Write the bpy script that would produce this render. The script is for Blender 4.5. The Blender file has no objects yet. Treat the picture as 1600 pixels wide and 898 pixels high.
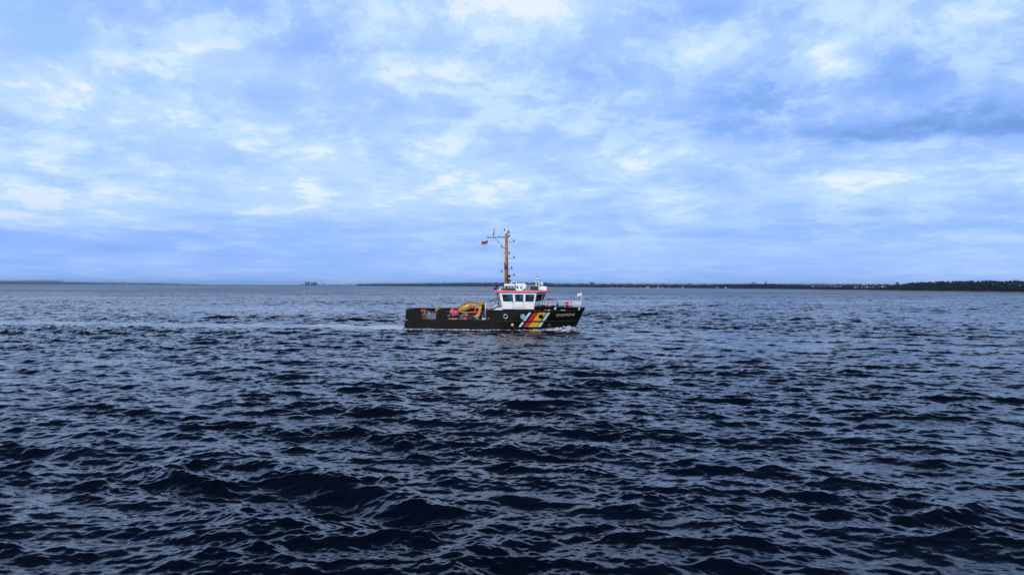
import bpy, bmesh, math, random
import numpy as np
from mathutils import Vector, Matrix

# ------------------------------------------------------------------ camera
S = bpy.context.scene
COL = S.collection
R = math.radians
CAM_H = 6.8
FPX = 1155.0                      # focal length in pixels of the 1600 px wide photograph
ROLL = R(0.25)
HORIZ = 446.5                     # horizon row at mid width
cd = bpy.data.cameras.new('camera')
cd.sensor_width = 36.0
cd.lens = 36.0 * FPX / 1600.0
cd.clip_start = 0.1
cd.clip_end = 60000.0
cam = bpy.data.objects.new('camera', cd)
COL.objects.link(cam)
pitch = -math.atan((449.0 - HORIZ) / FPX)
fwd = Vector((0, math.cos(pitch), math.sin(pitch)))
right0 = Vector((1, 0, 0))
up0 = right0.cross(fwd)
right = right0 * math.cos(ROLL) + up0 * math.sin(ROLL)
up = up0 * math.cos(ROLL) - right0 * math.sin(ROLL)
CAMP = Vector((0, 0, CAM_H))
cam.matrix_world = Matrix((
    (right.x, up.x, -fwd.x, CAMP.x),
    (right.y, up.y, -fwd.y, CAMP.y),
    (right.z, up.z, -fwd.z, CAMP.z),
    (0, 0, 0, 1)))
S.camera = cam

def ray(px, py):
    return (fwd + right * ((px - 800.0) / FPX) + up * ((449.0 - py) / FPX)).normalized()

def at(px, py, depth):
    """World point seen at photo pixel (px, py) at ground distance depth."""
    d = ray(px, py)
    return CAMP + d * (depth / math.hypot(d.x, d.y))

# ------------------------------------------------------------------ world
W = bpy.data.worlds.new('World')
S.world = W
W.use_nodes = True
NT = W.node_tree
for n in list(NT.nodes):
    NT.nodes.remove(n)
SUN_EL, SUN_AZ = R(28), R(212)        # azimuth clockwise from +Y: behind the camera and to the left

def N(nt, t, **kw):
    n = nt.nodes.new(t)
    for k, v in kw.items():
        setattr(n, k, v)
    return n

class G:
    """Small helper for node graphs."""
    def __init__(s, nt): s.nt = nt
    def val(s, sock, v):
        if isinstance(v, bpy.types.NodeSocket): s.nt.links.new(v, sock)
        else: sock.default_value = v
    def m(s, op, a, b=0.0, c=0.0, clamp=False):
        n = N(s.nt, 'ShaderNodeMath', operation=op); n.use_clamp = clamp
        s.val(n.inputs[0], a); s.val(n.inputs[1], b)
        if op in ('MULTIPLY_ADD', 'COMPARE', 'SMOOTH_MIN', 'SMOOTH_MAX'): s.val(n.inputs[2], c)
        return n.outputs[0]
    def add(s, a, b): return s.m('ADD', a, b)
    def mul(s, a, b): return s.m('MULTIPLY', a, b)
    def xyz(s, x, y, z):
        n = N(s.nt, 'ShaderNodeCombineXYZ')
        s.val(n.inputs[0], x); s.val(n.inputs[1], y); s.val(n.inputs[2], z)
        return n.outputs[0]
    def noise(s, vec, scale, detail=5.0, rough=0.55, dist=0.0, lac=2.0):
        n = N(s.nt, 'ShaderNodeTexNoise')
        s.val(n.inputs['Vector'], vec); n.inputs['Scale'].default_value = scale
        n.inputs['Detail'].default_value = detail; n.inputs['Roughness'].default_value = rough
        n.inputs['Distortion'].default_value = dist; n.inputs['Lacunarity'].default_value = lac
        return n.outputs[0]
    def rng(s, v, a, b, c=0.0, d=1.0, smooth=True):
        n = N(s.nt, 'ShaderNodeMapRange'); n.interpolation_type = 'SMOOTHSTEP' if smooth else 'LINEAR'
        s.val(n.inputs[0], v)
        for i, q in enumerate((a, b, c, d)): n.inputs[i + 1].default_value = q
        return n.outputs[0]
    def ramp(s, v, pts):
        n = N(s.nt, 'ShaderNodeValToRGB')
        s.val(n.inputs[0], v)
        e = n.color_ramp.elements
        while len(e) < len(pts): e.new(0.5)
        for i, (p, c) in enumerate(pts):
            e[i].position = p; e[i].color = (*c, 1)
        return n.outputs[0]
    def mix(s, f, a, b):
        n = N(s.nt, 'ShaderNodeMix', data_type='RGBA')
        s.val(n.inputs[0], f)
        for q, v in ((6, a), (7, b)):
            s.val(n.inputs[q], v if isinstance(v, bpy.types.NodeSocket) else (*v, 1))
        return n.outputs[2]

g = G(NT)
tc = N(NT, 'ShaderNodeTexCoord')
sep = N(NT, 'ShaderNodeSeparateXYZ')
NT.links.new(tc.outputs['Generated'], sep.inputs[0])
dx, dy, dz = sep.outputs
dzp = g.m('MAXIMUM', dz, 0.0)
inv = g.m('DIVIDE', 1.0, g.add(dzp, 0.085))
pl = g.xyz(g.mul(g.mul(dx, inv), 0.8), g.mul(dy, inv), 0.0)       # cloud layer seen in perspective
pl2 = g.xyz(g.add(g.mul(dx, inv), 31.7), g.add(g.mul(g.mul(dy, inv), 1.2), 11.3), 2.0)
n1 = g.noise(pl, 0.75, 7, 0.52, 0.25)
n2 = g.noise(pl2, 2.3, 7, 0.55, 0.2)
n3 = g.noise(pl2, 0.38, 3, 0.5)
# soft bodies of cloud at their own places in the sky: azimuth and elevation
az = g.m('ARCTAN2', dx, dy)
el = g.m('ARCSINE', dz)
wv = g.xyz(g.mul(az, 1.0), g.mul(el, 2.2), 0.0)
w1 = g.m('SUBTRACT', g.noise(wv, 9.0, 5, 0.6), 0.5)
w2 = g.m('SUBTRACT', g.noise(g.xyz(g.mul(az, 1.0), g.mul(el, 2.2), 7.7), 9.0, 5, 0.6), 0.5)
azw = g.m('MULTIPLY_ADD', w1, 0.16, az)
elw = g.m('MULTIPLY_ADD', w2, 0.075, el)
def blob(px, py, sx, sy, amp):
    a0 = math.atan((px - 800) / FPX); e0 = math.atan((HORIZ - py) / FPX * math.cos(a0))
    u = g.m('MULTIPLY', g.m('SUBTRACT', azw, a0), FPX / sx)
    v = g.m('MULTIPLY', g.m('SUBTRACT', elw, e0), FPX / sy)
    q = g.m('MULTIPLY_ADD', v, v, g.mul(u, u))
    return g.mul(g.m('EXPONENT', g.mul(q, -1.0)), amp)
BL = [(60, 335, 130, 13, .38), (430, 328, 55, 11, .30), (60, 140, 80, 30, .26), (330, 95, 190, 34, .08),
      (690, 95, 110, 55, .12), (810, 15, 160, 30, .20), (1300, 80, 48, 34, .50), (1560, 15, 130, 36, .42),
      (1090, 75, 70, 25, .20), (850, 165, 90, 22, .10), (1240, 235, 160, 18, .08), (1050, 320, 200, 16, .14),
      (350, 200, 330, 90, .16), (640, 290, 280, 50, .18), (300, 305, 260, 26, .22), (1110, 250, 260, 30, .10), (1500, 275, 160, 24, .10), (1250, 290, 100, 18, .03),
      (1490, 197, 230, 24, -.62), (1190, 155, 100, 40, -.30), (1440, 110, 150, 50, -.22), (1040, 205, 110, 20, -.24),
      (500, 80, 80, 26, -.22), (1060, 30, 80, 40, -.22), (930, 330, 40, 9, -.20), (150, 385, 260, 18, -.26),
      (20, 225, 160, 20, -.14), (1380, 345, 180, 16, -.24), (1580, 285, 80, 30, -.18), (120, 290, 200, 14, -.16),
      (940, 120, 80, 40, -.16), (1450, 385, 300, 22, -.12), (700, 395, 500, 24, -.10)]
acc = 0.0
for b_ in BL:
    acc = g.add(blob(*b_), acc)
lel = g.mul(g.m('LOGARITHM', g.add(dzp, 0.07), math.e), 2.0)
pc = g.xyz(g.mul(az, 3.2), lel, 4.0)
n5 = g.noise(pc, 2.1, 10, 0.63, 0.3)
n6 = g.noise(g.xyz(g.mul(az, 3.2), lel, 14.0), 6.5, 6, 0.62, 0.2)
v = g.m('MULTIPLY_ADD', n1, 0.60, g.m('MULTIPLY_ADD', n2, 0.35, g.m('MULTIPLY_ADD', n3, 0.30, g.m('MULTIPLY_ADD', n5, 0.75, g.m('MULTIPLY_ADD', n6, .36, -0.63)))))
v = g.add(v, g.add(g.mul(g.rng(n5, .505, .565), .085), g.mul(g.rng(g.add(g.mul(n6, .6), g.mul(n5, .4)), .50, .545), .07)))
v = g.add(v, g.mul(acc, 0.80))
# unseen sky above the frame, toned down to darken its reflection in the sea
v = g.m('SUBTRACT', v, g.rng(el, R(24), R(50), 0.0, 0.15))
cl = g.ramp(v, [(0.0, (.15, .31, .74)), (.22, (.23, .43, .93)), (.42, (.34, .54, 1.08)), (.62, (.46, .67, 1.13)),
                (.84, (.60, .80, 1.17)), (1.0, (.84, .93, 1.2))])
cl = g.mix(g.rng(el, R(20.5), R(33)), cl, g.mix(0.93, cl, (0.012, 0.036, 0.125)))  # dark blue cap added above the view so the water reflects darker
cl = g.mix(g.rng(el, R(0), R(9), 0.62, 0.0), cl, (.28, .51, 1.10))
gap = g.add(blob(85, 55, 95, 40, 1.0), g.add(blob(245, 138, 75, 18, .8), blob(415, 152, 60, 12, .4)))
gap = g.mul(g.rng(gap, .25, 1.0), 0.75)
sky = N(NT, 'ShaderNodeTexSky', sky_type='NISHITA')
sky.sun_disc = False
sky.sun_elevation = SUN_EL
sky.sun_rotation = SUN_AZ
sky.air_density = 1.0; sky.dust_density = 0.6; sky.ozone_density = 2.0
b1 = N(NT, 'ShaderNodeBackground'); b1.inputs[1].default_value = 0.15
b2 = N(NT, 'ShaderNodeBackground'); b2.inputs[1].default_value = 1.0
NT.links.new(sky.outputs[0], b1.inputs[0])
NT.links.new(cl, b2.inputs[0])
mx = N(NT, 'ShaderNodeMixShader')
cl = g.mix(gap, cl, (0.34, 0.60, 0.96))
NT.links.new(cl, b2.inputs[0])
cov = 0.93
mx.inputs[0].default_value = cov
NT.links.new(b1.outputs[0], mx.inputs[1]); NT.links.new(b2.outputs[0], mx.inputs[2])
wo = N(NT, 'ShaderNodeOutputWorld')
NT.links.new(mx.outputs[0], wo.inputs[0])
W.cycles.sampling_method = 'MANUAL'
W.cycles.sample_map_resolution = 512

ld = bpy.data.lights.new('sun', 'SUN')
ld.energy = 2.5; ld.angle = R(14); ld.color = (1.0, 0.96, 0.91)
sun = bpy.data.objects.new('sun', ld); COL.objects.link(sun)
sd = Vector((math.sin(SUN_AZ) * math.cos(SUN_EL), math.cos(SUN_AZ) * math.cos(SUN_EL), math.sin(SUN_EL)))
sun.rotation_euler = sd.to_track_quat('Z', 'Y').to_euler()

S.view_settings.view_transform = 'Standard'
S.view_settings.look = 'None'
S.view_settings.gamma = 1.0
S.view_settings.use_curve_mapping = False
S.view_settings.exposure = 0.0
S.render.engine = 'CYCLES'
S.cycles.use_denoising = True
S.cycles.max_bounces = 6
S.cycles.volume_bounces = 0
S.cycles.sample_clamp_indirect = 6

# ------------------------------------------------------------------ materials
def mat(name, col, rough=0.6, metal=0.0, spec=0.5, var=0.0, vscale=3.0, bump=0.0, bscale=20.0, coat=0.0):
    m = bpy.data.materials.new(name)
    m.use_nodes = True
    nt = m.node_tree
    p = nt.nodes['Principled BSDF']
    q = G(nt)
    p.inputs['Base Color'].default_value = (*col, 1)
    p.inputs['Roughness'].default_value = rough
    p.inputs['Metallic'].default_value = metal
    p.inputs['Specular IOR Level'].default_value = spec
    p.inputs['Coat Weight'].default_value = coat
    t = N(nt, 'ShaderNodeTexCoord')
    if var:
        f = q.noise(t.outputs['Object'], vscale, 5, 0.65)
        f = q.rng(f, 0.3, 0.7)
        lo = tuple(max(0.0, c * (1 - var)) for c in col); hi = tuple(min(1.0, c * (1 + var)) for c in col)
        nt.links.new(q.mix(f, lo, hi), p.inputs['Base Color'])
        nt.links.new(q.rng(f, 0, 1, max(0.05, rough - .12), min(1, rough + .12), False), p.inputs['Roughness'])
    if bump:
        b = N(nt, 'ShaderNodeBump'); b.inputs['Strength'].default_value = bump; b.inputs['Distance'].default_value = 0.02
        nt.links.new(q.noise(t.outputs['Object'], bscale, 4, .6), b.inputs['Height'])
        nt.links.new(b.outputs[0], p.inputs['Normal'])
    return m

# ------------------------------------------------------------------ place of the vessel
BOAT_D = 116.5
BOAT_YAW = R(-8.5)
bo = at(772, 512, BOAT_D)
BOAT_LOC = Vector((bo.x, bo.y, 0.0))
BM = Matrix.Translation(BOAT_LOC) @ Matrix.Rotation(BOAT_YAW, 4, 'Z')
BMI = BM.inverted()

def L(px, py, yl):
    """Photo pixel to vessel coordinates (x forward, z up) on the vessel's own plane y = yl."""
    o = BMI @ CAMP
    d = BMI.to_3x3() @ ray(px, py)
    t = (yl - o.y) / d.y
    p = o + d * t
    return p.x, p.z

# ------------------------------------------------------------------ water
def fft_tile(n, size, peak, hs, spread, wind, seed, lmin, lmax, chop):
    rng = np.random.default_rng(seed)
    k1 = 2 * np.pi * np.fft.fftfreq(n, d=size / n)
    kx, ky = np.meshgrid(k1, k1, indexing='xy')
    k = np.hypot(kx, ky); k[0, 0] = 1e-6
    kp = 2 * np.pi / peak
    spec = np.exp(-1.1 * (kp / k) ** 2) / k ** 4.1
    c = (kx * wind[0] + ky * wind[1]) / k
    cross = np.abs(c)
    # long waves run with the wind, short ripples spread out
    pw = np.clip(spread * (kp / k) ** 0.45, 1.0, spread)
    spec *= cross ** (2 * pw) + 0.06
    spec *= (k < 2 * np.pi / lmin) & (k > 2 * np.pi / lmax)
    spec[0, 0] = 0
    h = np.sqrt(spec) * (rng.normal(size=(n, n)) + 1j * rng.normal(size=(n, n)))
    z = np.fft.ifft2(h).real
    sc = hs / 4 / z.std()
    z = z * sc
    gx = np.fft.ifft2(1j * kx / k * h)
    gy = np.fft.ifft2(1j * ky / k * h)
    return z.astype(np.float32), (gx.real * sc * chop).astype(np.float32), (gy.real * sc * chop).astype(np.float32)

def sample(t, size, x, y):
    n = t.shape[0]
    u = (x / size * n) % n; v_ = (y / size * n) % n
    i = np.floor(u).astype(np.int32) % n; j = np.floor(v_).astype(np.int32) % n
    fu = (u - np.floor(u)).astype(np.float32); fv = (v_ - np.floor(v_)).astype(np.float32)
    i2 = (i + 1) % n; j2 = (j + 1) % n
    return (t[j, i] * (1 - fu) * (1 - fv) + t[j, i2] * fu * (1 - fv) + t[j2, i] * (1 - fu) * fv + t[j2, i2] * fu * fv)

def build_water():
    TA, TB = 107.0, 39.0
    wd = np.array((0.22, 0.975)); wd /= np.hypot(*wd)
    A = fft_tile(2048, TA, 5.4, 0.315, 7.0, wd, 11, 0.16, 20.0, 0.52)
    wb = np.array((-0.45, 0.89)); wb /= np.hypot(*wb)
    B = fft_tile(1024, TB, 1.6, 0.072, 2.5, wb, 5, 0.12, 5.0, 0.45)
    wc = np.array((0.5, 0.87)); wc /= np.hypot(*wc)
    TC = 233.0
    C_ = fft_tile(512, TC, 13.0, 0.17, 9.0, wc, 23, 3.0, 40.0, 0.3)
    th = np.concatenate([np.linspace(-180, -58, 24)[:-1], np.linspace(-58, -44, 60)[:-1],
                         np.linspace(-44, 44, 1150)[:-1], np.linspace(44, 58, 60)[:-1], np.linspace(58, 180, 25)[:-1]])
    th = np.radians(th)
    r = np.concatenate([np.geomspace(1.0, 12.0, 40)[:-1], np.geomspace(12.0, 1100.0, 1900)[:-1], np.geomspace(1100.0, 26000.0, 80)])
    RR, TT = np.meshgrid(r, th, indexing='ij')
    X = RR * np.sin(TT); Y = RR * np.cos(TT)
    Z = np.zeros_like(X)
    far = np.clip((1100 - RR) / 400, 0, 1)
    coarse = (np.abs(TT) < np.radians(57)).astype(np.float64)
    # gusts: the sea is rougher in some patches than others
    gust = 1 + 0.28 * np.sin(X * .045 + 1.3 + np.sin(Y * .06)) * np.sin(Y * .038 + .4) + .15 * np.sin(X * .021 - Y * .03)
    w = far * coarse * gust
    # the vessel's track: smoother water between the arms of the wake
    lx = (X - BOAT_LOC.x) * math.cos(BOAT_YAW) + (Y - BOAT_LOC.y) * math.sin(BOAT_YAW)
    ly = -(X - BOAT_LOC.x) * math.sin(BOAT_YAW) + (Y - BOAT_LOC.y) * math.cos(BOAT_YAW)
    ast = -lx
    tr_ = np.exp(-(ly / (3.6 + .035 * np.clip(ast, 0, 400))) ** 4) * np.clip((ast + 14) / 6, 0, 1) * np.clip((260 - ast) / 120, 0, 1)
    w = w * (1 - .62 * tr_)
    w[:40] *= np.linspace(0, 1, 40)[:, None]
    w[RR > 1090] = 0
    za = sample(A[0], TA, X, Y); zb = sample(B[0], TB, X, Y)
    grp = 1 + .36 * np.clip(sample(C_[0], TC, X * 1.7 + 31, Y * 1.7 + 77) / .05, -1, 1)
    Z = (za * grp + zb * (0.75 + 0.5 * np.clip(za / .13, -1, 1)) + sample(C_[0], TC, X, Y)) * w
    cx = sample(A[1], TA, X, Y) + sample(B[1], TB, X, Y)
    cy = sample(A[2], TA, X, Y) + sample(B[2], TB, X, Y)
    X = X + cx * w
    Y = Y + cy * w
    # wash of the vessel: crests left behind and beside the hull
    def ridge(px, py, ln, wd_, h, ang=0.0):
        nonlocal Z
        d0 = CAM_H * FPX / (py - (HORIZ + (px - 800) * math.tan(ROLL)))
        p = at(px, py, d0)
        ux = (X - p.x) * math.cos(ang) + (Y - p.y) * math.sin(ang)
        uy = -(X - p.x) * math.sin(ang) + (Y - p.y) * math.cos(ang)
        uy = uy + 0.35 * np.sin(ux * 1.1) + .2 * np.sin(ux * 2.7 + 1)
        Z = Z + h * np.exp(-(ux / ln) ** 2) * (np.exp(-(uy / wd_) ** 2) - .35 * np.exp(-((uy + 2.2 * wd_) / (1.3 * wd_)) ** 2))
    for a in ((560, 499, 3.4, .9, .62, .05), (528, 500, 2.5, .8, .38, -.05), (345, 493, 3.6, 1.0, .55, 0), (320, 491, 3, 1, .3, 0),
              (605, 501, 2.2, .7, .32, .1), (690, 520, 5, .7, .22, 0), (780, 523, 6, .6, .20, -.03), (860, 525, 5, .6, .25, -.08)):
        ridge(*a)
    nr, nc = X.shape
    co = np.stack([X, Y, Z], -1).reshape(-1, 3).astype(np.float32)
    idx = np.arange(nr * nc, dtype=np.int32).reshape(nr, nc)
    a_ = idx[:-1]; b_ = idx[1:]
    q = np.stack([a_, np.roll(a_, -1, 1), np.roll(b_, -1, 1), b_], -1).reshape(-1, 4)
    # middle under the camera
    c0 = len(co)
    co = np.vstack([co, [[0, 0, 0]]]).astype(np.float32)
    i0 = idx[0]
    tri = np.stack([np.full(nc, c0, np.int32), np.roll(i0, -1), i0], -1)
    me = bpy.data.meshes.new('water')
    me.vertices.add(len(co)); me.vertices.foreach_set('co', co.ravel())
    nl = q.size + tri.size
    me.loops.add(nl); me.loops.foreach_set('vertex_index', np.concatenate([q.ravel(), tri.ravel()]))
    nf = len(q) + len(tri)
    me.polygons.add(nf)
    ls = np.concatenate([np.arange(len(q)) * 4, q.size + np.arange(len(tri)) * 3]).astype(np.int32)
    me.polygons.foreach_set('loop_start', ls)
    me.update(calc_edges=True)
    me.polygons.foreach_set('use_smooth', np.ones(nf, bool))
    if me.polygons[0].normal.z < 0:
        me.flip_normals()
    o = bpy.data.objects.new('water', me); COL.objects.link(o)
    o['kind'] = 'structure'
    o['label'] = 'dark choppy blue sea filling the lower half'
    return o

def water_material():
    m = bpy.data.materials.new('sea_water'); m.use_nodes = True
    nt = m.node_tree; q = G(nt)
    p = nt.nodes['Principled BSDF']
    ge = N(nt, 'ShaderNodeNewGeometry')
    pos = ge.outputs['Position']
    sp = N(nt, 'ShaderNodeSeparateXYZ'); nt.links.new(pos, sp.inputs[0])
    x, y, z = sp.outputs
    p.inputs['IOR'].default_value = 1.333
    p.inputs['Roughness'].default_value = 0.06
    # capillary ripples: small tilts of the surface, stronger where the mesh no longer carries the waves
    def tilt(sx, sy, off, scale, det, rough):
        n = N(nt, 'ShaderNodeTexNoise')
        nt.links.new(q.xyz(q.mul(x, sx), q.mul(y, sy), off), n.inputs['Vector'])
        n.inputs['Scale'].default_value = scale; n.inputs['Detail'].default_value = det; n.inputs['Roughness'].default_value = rough
        n.inputs['Distortion'].default_value = 0.5
        v_ = N(nt, 'ShaderNodeVectorMath', operation='SUBTRACT')
        nt.links.new(n.outputs['Color'], v_.inputs[0]); v_.inputs[1].default_value = (.5, .5, .5)
        return v_.outputs[0]
    def vscale(v_, f):
        n = N(nt, 'ShaderNodeVectorMath', operation='SCALE')
        nt.links.new(v_, n.inputs[0]); q.val(n.inputs['Scale'], f)
        return n.outputs[0]
    def vadd(a_, b_):
        n = N(nt, 'ShaderNodeVectorMath', operation='ADD')
        nt.links.new(a_, n.inputs[0]); nt.links.new(b_, n.inputs[1])
        return n.outputs[0]
    dist = q.m('SQRT', q.add(q.mul(x, x), q.mul(y, y)))
    farf = q.rng(dist, 300.0, 900.0)
    patch = q.rng(q.noise(pos, 0.045, 4, 0.6), 0.35, 0.65, 0.65, 1.25)
    t1 = vscale(tilt(0.6, 1.0, 0.0, 2.4, 5, 0.62), q.mul(patch, 0.27))
    near = q.rng(dist, 15.0, 110.0, 1.0, 0.25)
    t0 = vscale(tilt(0.55, 1.0, 9.0, 8.5, 4, 0.6), q.mul(q.mul(patch, near), 0.30))
    t2 = vscale(tilt(0.45, 1.0, 5.0, 0.9, 5, 0.6), q.m('MULTIPLY_ADD', farf, 0.30, 0.15))
    tv = vadd(vadd(t1, t0), t2)
    t3 = vscale(tilt(0.16, 1.0, 21.0, 0.14, 5, 0.75), q.mul(q.rng(dist, 150.0, 700.0), 1.5))
    tv = vadd(tv, t3)
    fl = N(nt, 'ShaderNodeVectorMath', operation='MULTIPLY')
    nt.links.new(tv, fl.inputs[0]); fl.inputs[1].default_value = (0.7, 1.0, 0.0)
    nn = N(nt, 'ShaderNodeVectorMath', operation='NORMALIZE')
    nt.links.new(vadd(fl.outputs[0], ge.outputs['Normal']), nn.inputs[0])
    nt.links.new(nn.outputs[0], p.inputs['Normal'])
    # foam: streaks of the wake astern, a rim along the hull
    ix = N(nt, 'ShaderNodeMapping', vector_type='POINT')
    tcn = N(nt, 'ShaderNodeVectorMath', operation='SUBTRACT')
    nt.links.new(pos, tcn.inputs[0]); tcn.inputs[1].default_value = BOAT_LOC
    rt = N(nt, 'ShaderNodeVectorRotate', rotation_type='Z_AXIS')
    rt.inputs['Angle'].default_value = -BOAT_YAW
    nt.links.new(tcn.outputs[0], rt.inputs['Vector'])
    s2 = N(nt, 'ShaderNodeSeparateXYZ'); nt.links.new(rt.outputs[0], s2.inputs[0])
    bx, by, _ = s2.outputs
    astern = q.m('MULTIPLY', bx, -1.0)                       # metres towards the stern
    half = q.m('MULTIPLY_ADD', q.m('SUBTRACT', astern, 10.0), 0.085, 3.0)
    ay = q.m('ABSOLUTE', by)
    edge = q.m('DIVIDE', q.m('SUBTRACT', ay, half), 1.6)
    e1 = q.m('EXPONENT', q.mul(q.mul(edge, edge), -1.0))        # two arms of the wake
    e2 = q.mul(q.m('EXPONENT', q.mul(q.m('POWER', q.m('DIVIDE', ay, 2.6), 2.0), -1.0)), 0.9)
    on = q.rng(astern, 11.0, 15.0)
    off = q.rng(astern, 14.0, 110.0, 1.15, 0.50)
    wake = q.mul(q.mul(q.add(e1, e2), on), off)
    # rim along the sides of the hull
    rim = q.m('EXPONENT', q.mul(q.m('POWER', q.m('DIVIDE', q.m('SUBTRACT', ay, 3.5), 0.42), 2.0), -1.0))
    rim = q.mul(rim, q.mul(q.rng(astern, -9.5, -6.5), q.rng(astern, 14.0, 17.0, 1.0, 0.0)))
    bow = q.m('EXPONENT', q.mul(q.m('POWER', q.m('DIVIDE', q.m('SUBTRACT', ay, q.m('MULTIPLY_ADD', q.add(astern, 13.5), 0.42, 0.6)), 0.8), 2.0), -1.0))
    bow = q.mul(bow, q.mul(q.rng(astern, -14.6, -13.2), q.rng(astern, -8.0, -3.0, 1.0, 0.0)))
    churn = q.mul(q.mul(q.rng(astern, 13.0, 15.0), q.rng(astern, 15.0, 34.0, 1.0, 0.0)), q.m('EXPONENT', q.mul(q.m('POWER', q.m('DIVIDE', ay, 4.2), 2.0), -1.0)))
    wake = q.m('MAXIMUM', wake, q.mul(churn, 1.45))
    fo = q.add(q.mul(wake, 1.08), q.add(q.mul(rim, 0.85), q.mul(bow, 1.5)))
    fn = q.noise(q.xyz(q.mul(bx, 0.55), by, 0.0), 1.5, 7, 0.68, 0.5)
    mask = q.rng(q.add(fo, q.mul(q.m('SUBTRACT', fn, 0.5), 2.6)), 0.72, 1.15)
    mask = q.mul(mask, q.rng(fo, 0.03, 0.25))
    # a few scattered bubbles drifting in the near water
    vo = N(nt, 'ShaderNodeTexVoronoi'); vo.inputs['Scale'].default_value = 3.2
    nt.links.new(pos, vo.inputs['Vector'])
    spk = q.mul(q.rng(vo.outputs['Distance'], 0.02, 0.06, 1.0, 0.0), q.rng(q.noise(pos, 0.16, 4, .6), 0.60, 0.68))
    mask = q.m('MAXIMUM', mask, q.mul(spk, 0.55))
    body = q.mix(q.rng(q.noise(pos, .03, 3, .5), .35, .65), (0.0004, 0.0014, 0.0045), (0.0006, 0.0018, 0.0060))
    nt.links.new(q.mix(mask, body, (0.72, 0.78, 0.84)), p.inputs['Base Color'])
    ro = q.m('MULTIPLY_ADD', q.rng(dist, 100.0, 950.0), q.rng(q.noise(q.xyz(q.mul(x, .3), y, 0), .012, 4, .6), .35, .65, .14, .30), 0.09)
    nt.links.new(q.m('MAXIMUM', ro, q.mul(mask, 0.75)), p.inputs['Roughness'])
    return m

water = build_water()
water.data.materials.append(water_material())

# ------------------------------------------------------------------ mesh helpers
class MB:
    """Collects shapes and links them as one mesh object."""
    def __init__(s): s.v = []; s.f = []; s.mi = []; s.sm = []
    def poly(s, pts, faces, m=0, smooth=False):
        b = len(s.v); s.v += [tuple(p) for p in pts]
        for f in faces: s.f.append([b + i for i in f]); s.mi.append(m); s.sm.append(smooth)
    def box(s, x0, x1, y0, y1, z0, z1, m=0, bev=0.0):
        if bev:
            bm = bmesh.new(); bmesh.ops.create_cube(bm, size=1.0)
            for v_ in bm.verts: v_.co = Vector(((x0 + x1) / 2 + v_.co.x * (x1 - x0), (y0 + y1) / 2 + v_.co.y * (y1 - y0), (z0 + z1) / 2 + v_.co.z * (z1 - z0)))
            bmesh.ops.bevel(bm, geom=bm.edges[:], offset=bev, segments=2, affect='EDGES')
            s.bm(bm, m); return s
        p = [(x0, y0, z0), (x1, y0, z0), (x1, y1, z0), (x0, y1, z0), (x0, y0, z1), (x1, y0, z1), (x1, y1, z1), (x0, y1, z1)]
        s.poly(p, [(0, 3, 2, 1), (4, 5, 6, 7), (0, 1, 5, 4), (1, 2, 6, 5), (2, 3, 7, 6), (3, 0, 4, 7)], m); return s
    def bm(s, bm, m=0, smooth=False):
        bm.verts.index_update()
        s.poly([v_.co[:] for v_ in bm.verts], [[v_.index for v_ in f.verts] for f in bm.faces], m, smooth); bm.free()
    def prism(s, pts, y0, y1, m=0):
        n = len(pts); a = sum(pts[i][0] * pts[(i + 1) % n][1] - pts[(i + 1) % n][0] * pts[i][1] for i in range(n))
        if a < 0: pts = pts[::-1]
        P = [(x, y0, z) for x, z in pts] + [(x, y1, z) for x, z in pts]
        s.poly(P, [list(range(n)), list(range(2 * n - 1, n - 1, -1))] + [(i, i + n, (i + 1) % n + n, (i + 1) % n) for i in range(n)], m); return s
    def tube(s, p, q, r0, r1=None, n=8, m=0, cap=True):
        p = Vector(p); q = Vector(q); r1 = r0 if r1 is None else r1
        d = (q - p).normalized(); u = d.orthogonal().normalized(); w = d.cross(u)
        P = []
        for c, r in ((p, r0), (q, r1)):
            for i in range(n):
                a = 2 * math.pi * i / n
                P.append(c + u * (r * math.cos(a)) + w * (r * math.sin(a)))
        b = len(s.v)
        s.poly(P, [(i, (i + 1) % n, (i + 1) % n + n, i + n) for i in range(n)], m, True)
        if cap: s.f.append([b + i for i in range(n - 1, -1, -1)]); s.mi.append(m); s.sm.append(False); s.f.append([b + n + i for i in range(n)]); s.mi.append(m); s.sm.append(False)
        return s
    def path(s, pts, r, n=6, m=0):
        for a, b in zip(pts[:-1], pts[1:]): s.tube(a, b, r, n=n, m=m)
        return s
    def ball(s, c, r, m=0, sx=1, sy=1, sz=1, seg=14):
        bm = bmesh.new(); bmesh.ops.create_uvsphere(bm, u_segments=seg, v_segments=seg // 2 + 1, radius=r)
        for v_ in bm.verts: v_.co = Vector((c[0] + v_.co.x * sx, c[1] + v_.co.y * sy, c[2] + v_.co.z * sz))
        s.bm(bm, m, True); return s
    def ring(s, c, R_, r, axis='y', m=0, n=20, k=6):
        P = []
        for i in range(n):
            a = 2 * math.pi * i / n
            for j in range(k):
                b = 2 * math.pi * j / k
                rr = R_ + r * math.cos(b); h = r * math.sin(b)
                P.append((c[0] + rr * math.cos(a), c[1] + h, c[2] + rr * math.sin(a)) if axis == 'y' else (c[0] + rr * math.cos(a), c[1] + rr * math.sin(a), c[2] + h))
        s.poly(P, [(i * k + j, i * k + (j + 1) % k, ((i + 1) % n) * k + (j + 1) % k, ((i + 1) % n) * k + j) for i in range(n) for j in range(k)], m, True); return s
    def build(s, name, mats, parent=None, loc=None):
        me = bpy.data.meshes.new(name)
        me.from_pydata(s.v, [], s.f)
        for q in (mats if isinstance(mats, (list, tuple)) else [mats]): me.materials.append(q)
        me.polygons.foreach_set('material_index', s.mi)
        me.polygons.foreach_set('use_smooth', s.sm)
        me.update()
        o = bpy.data.objects.new(name, me); COL.objects.link(o)
        if parent: o.parent = parent
        if loc is not None: o.location = loc
        return o

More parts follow.
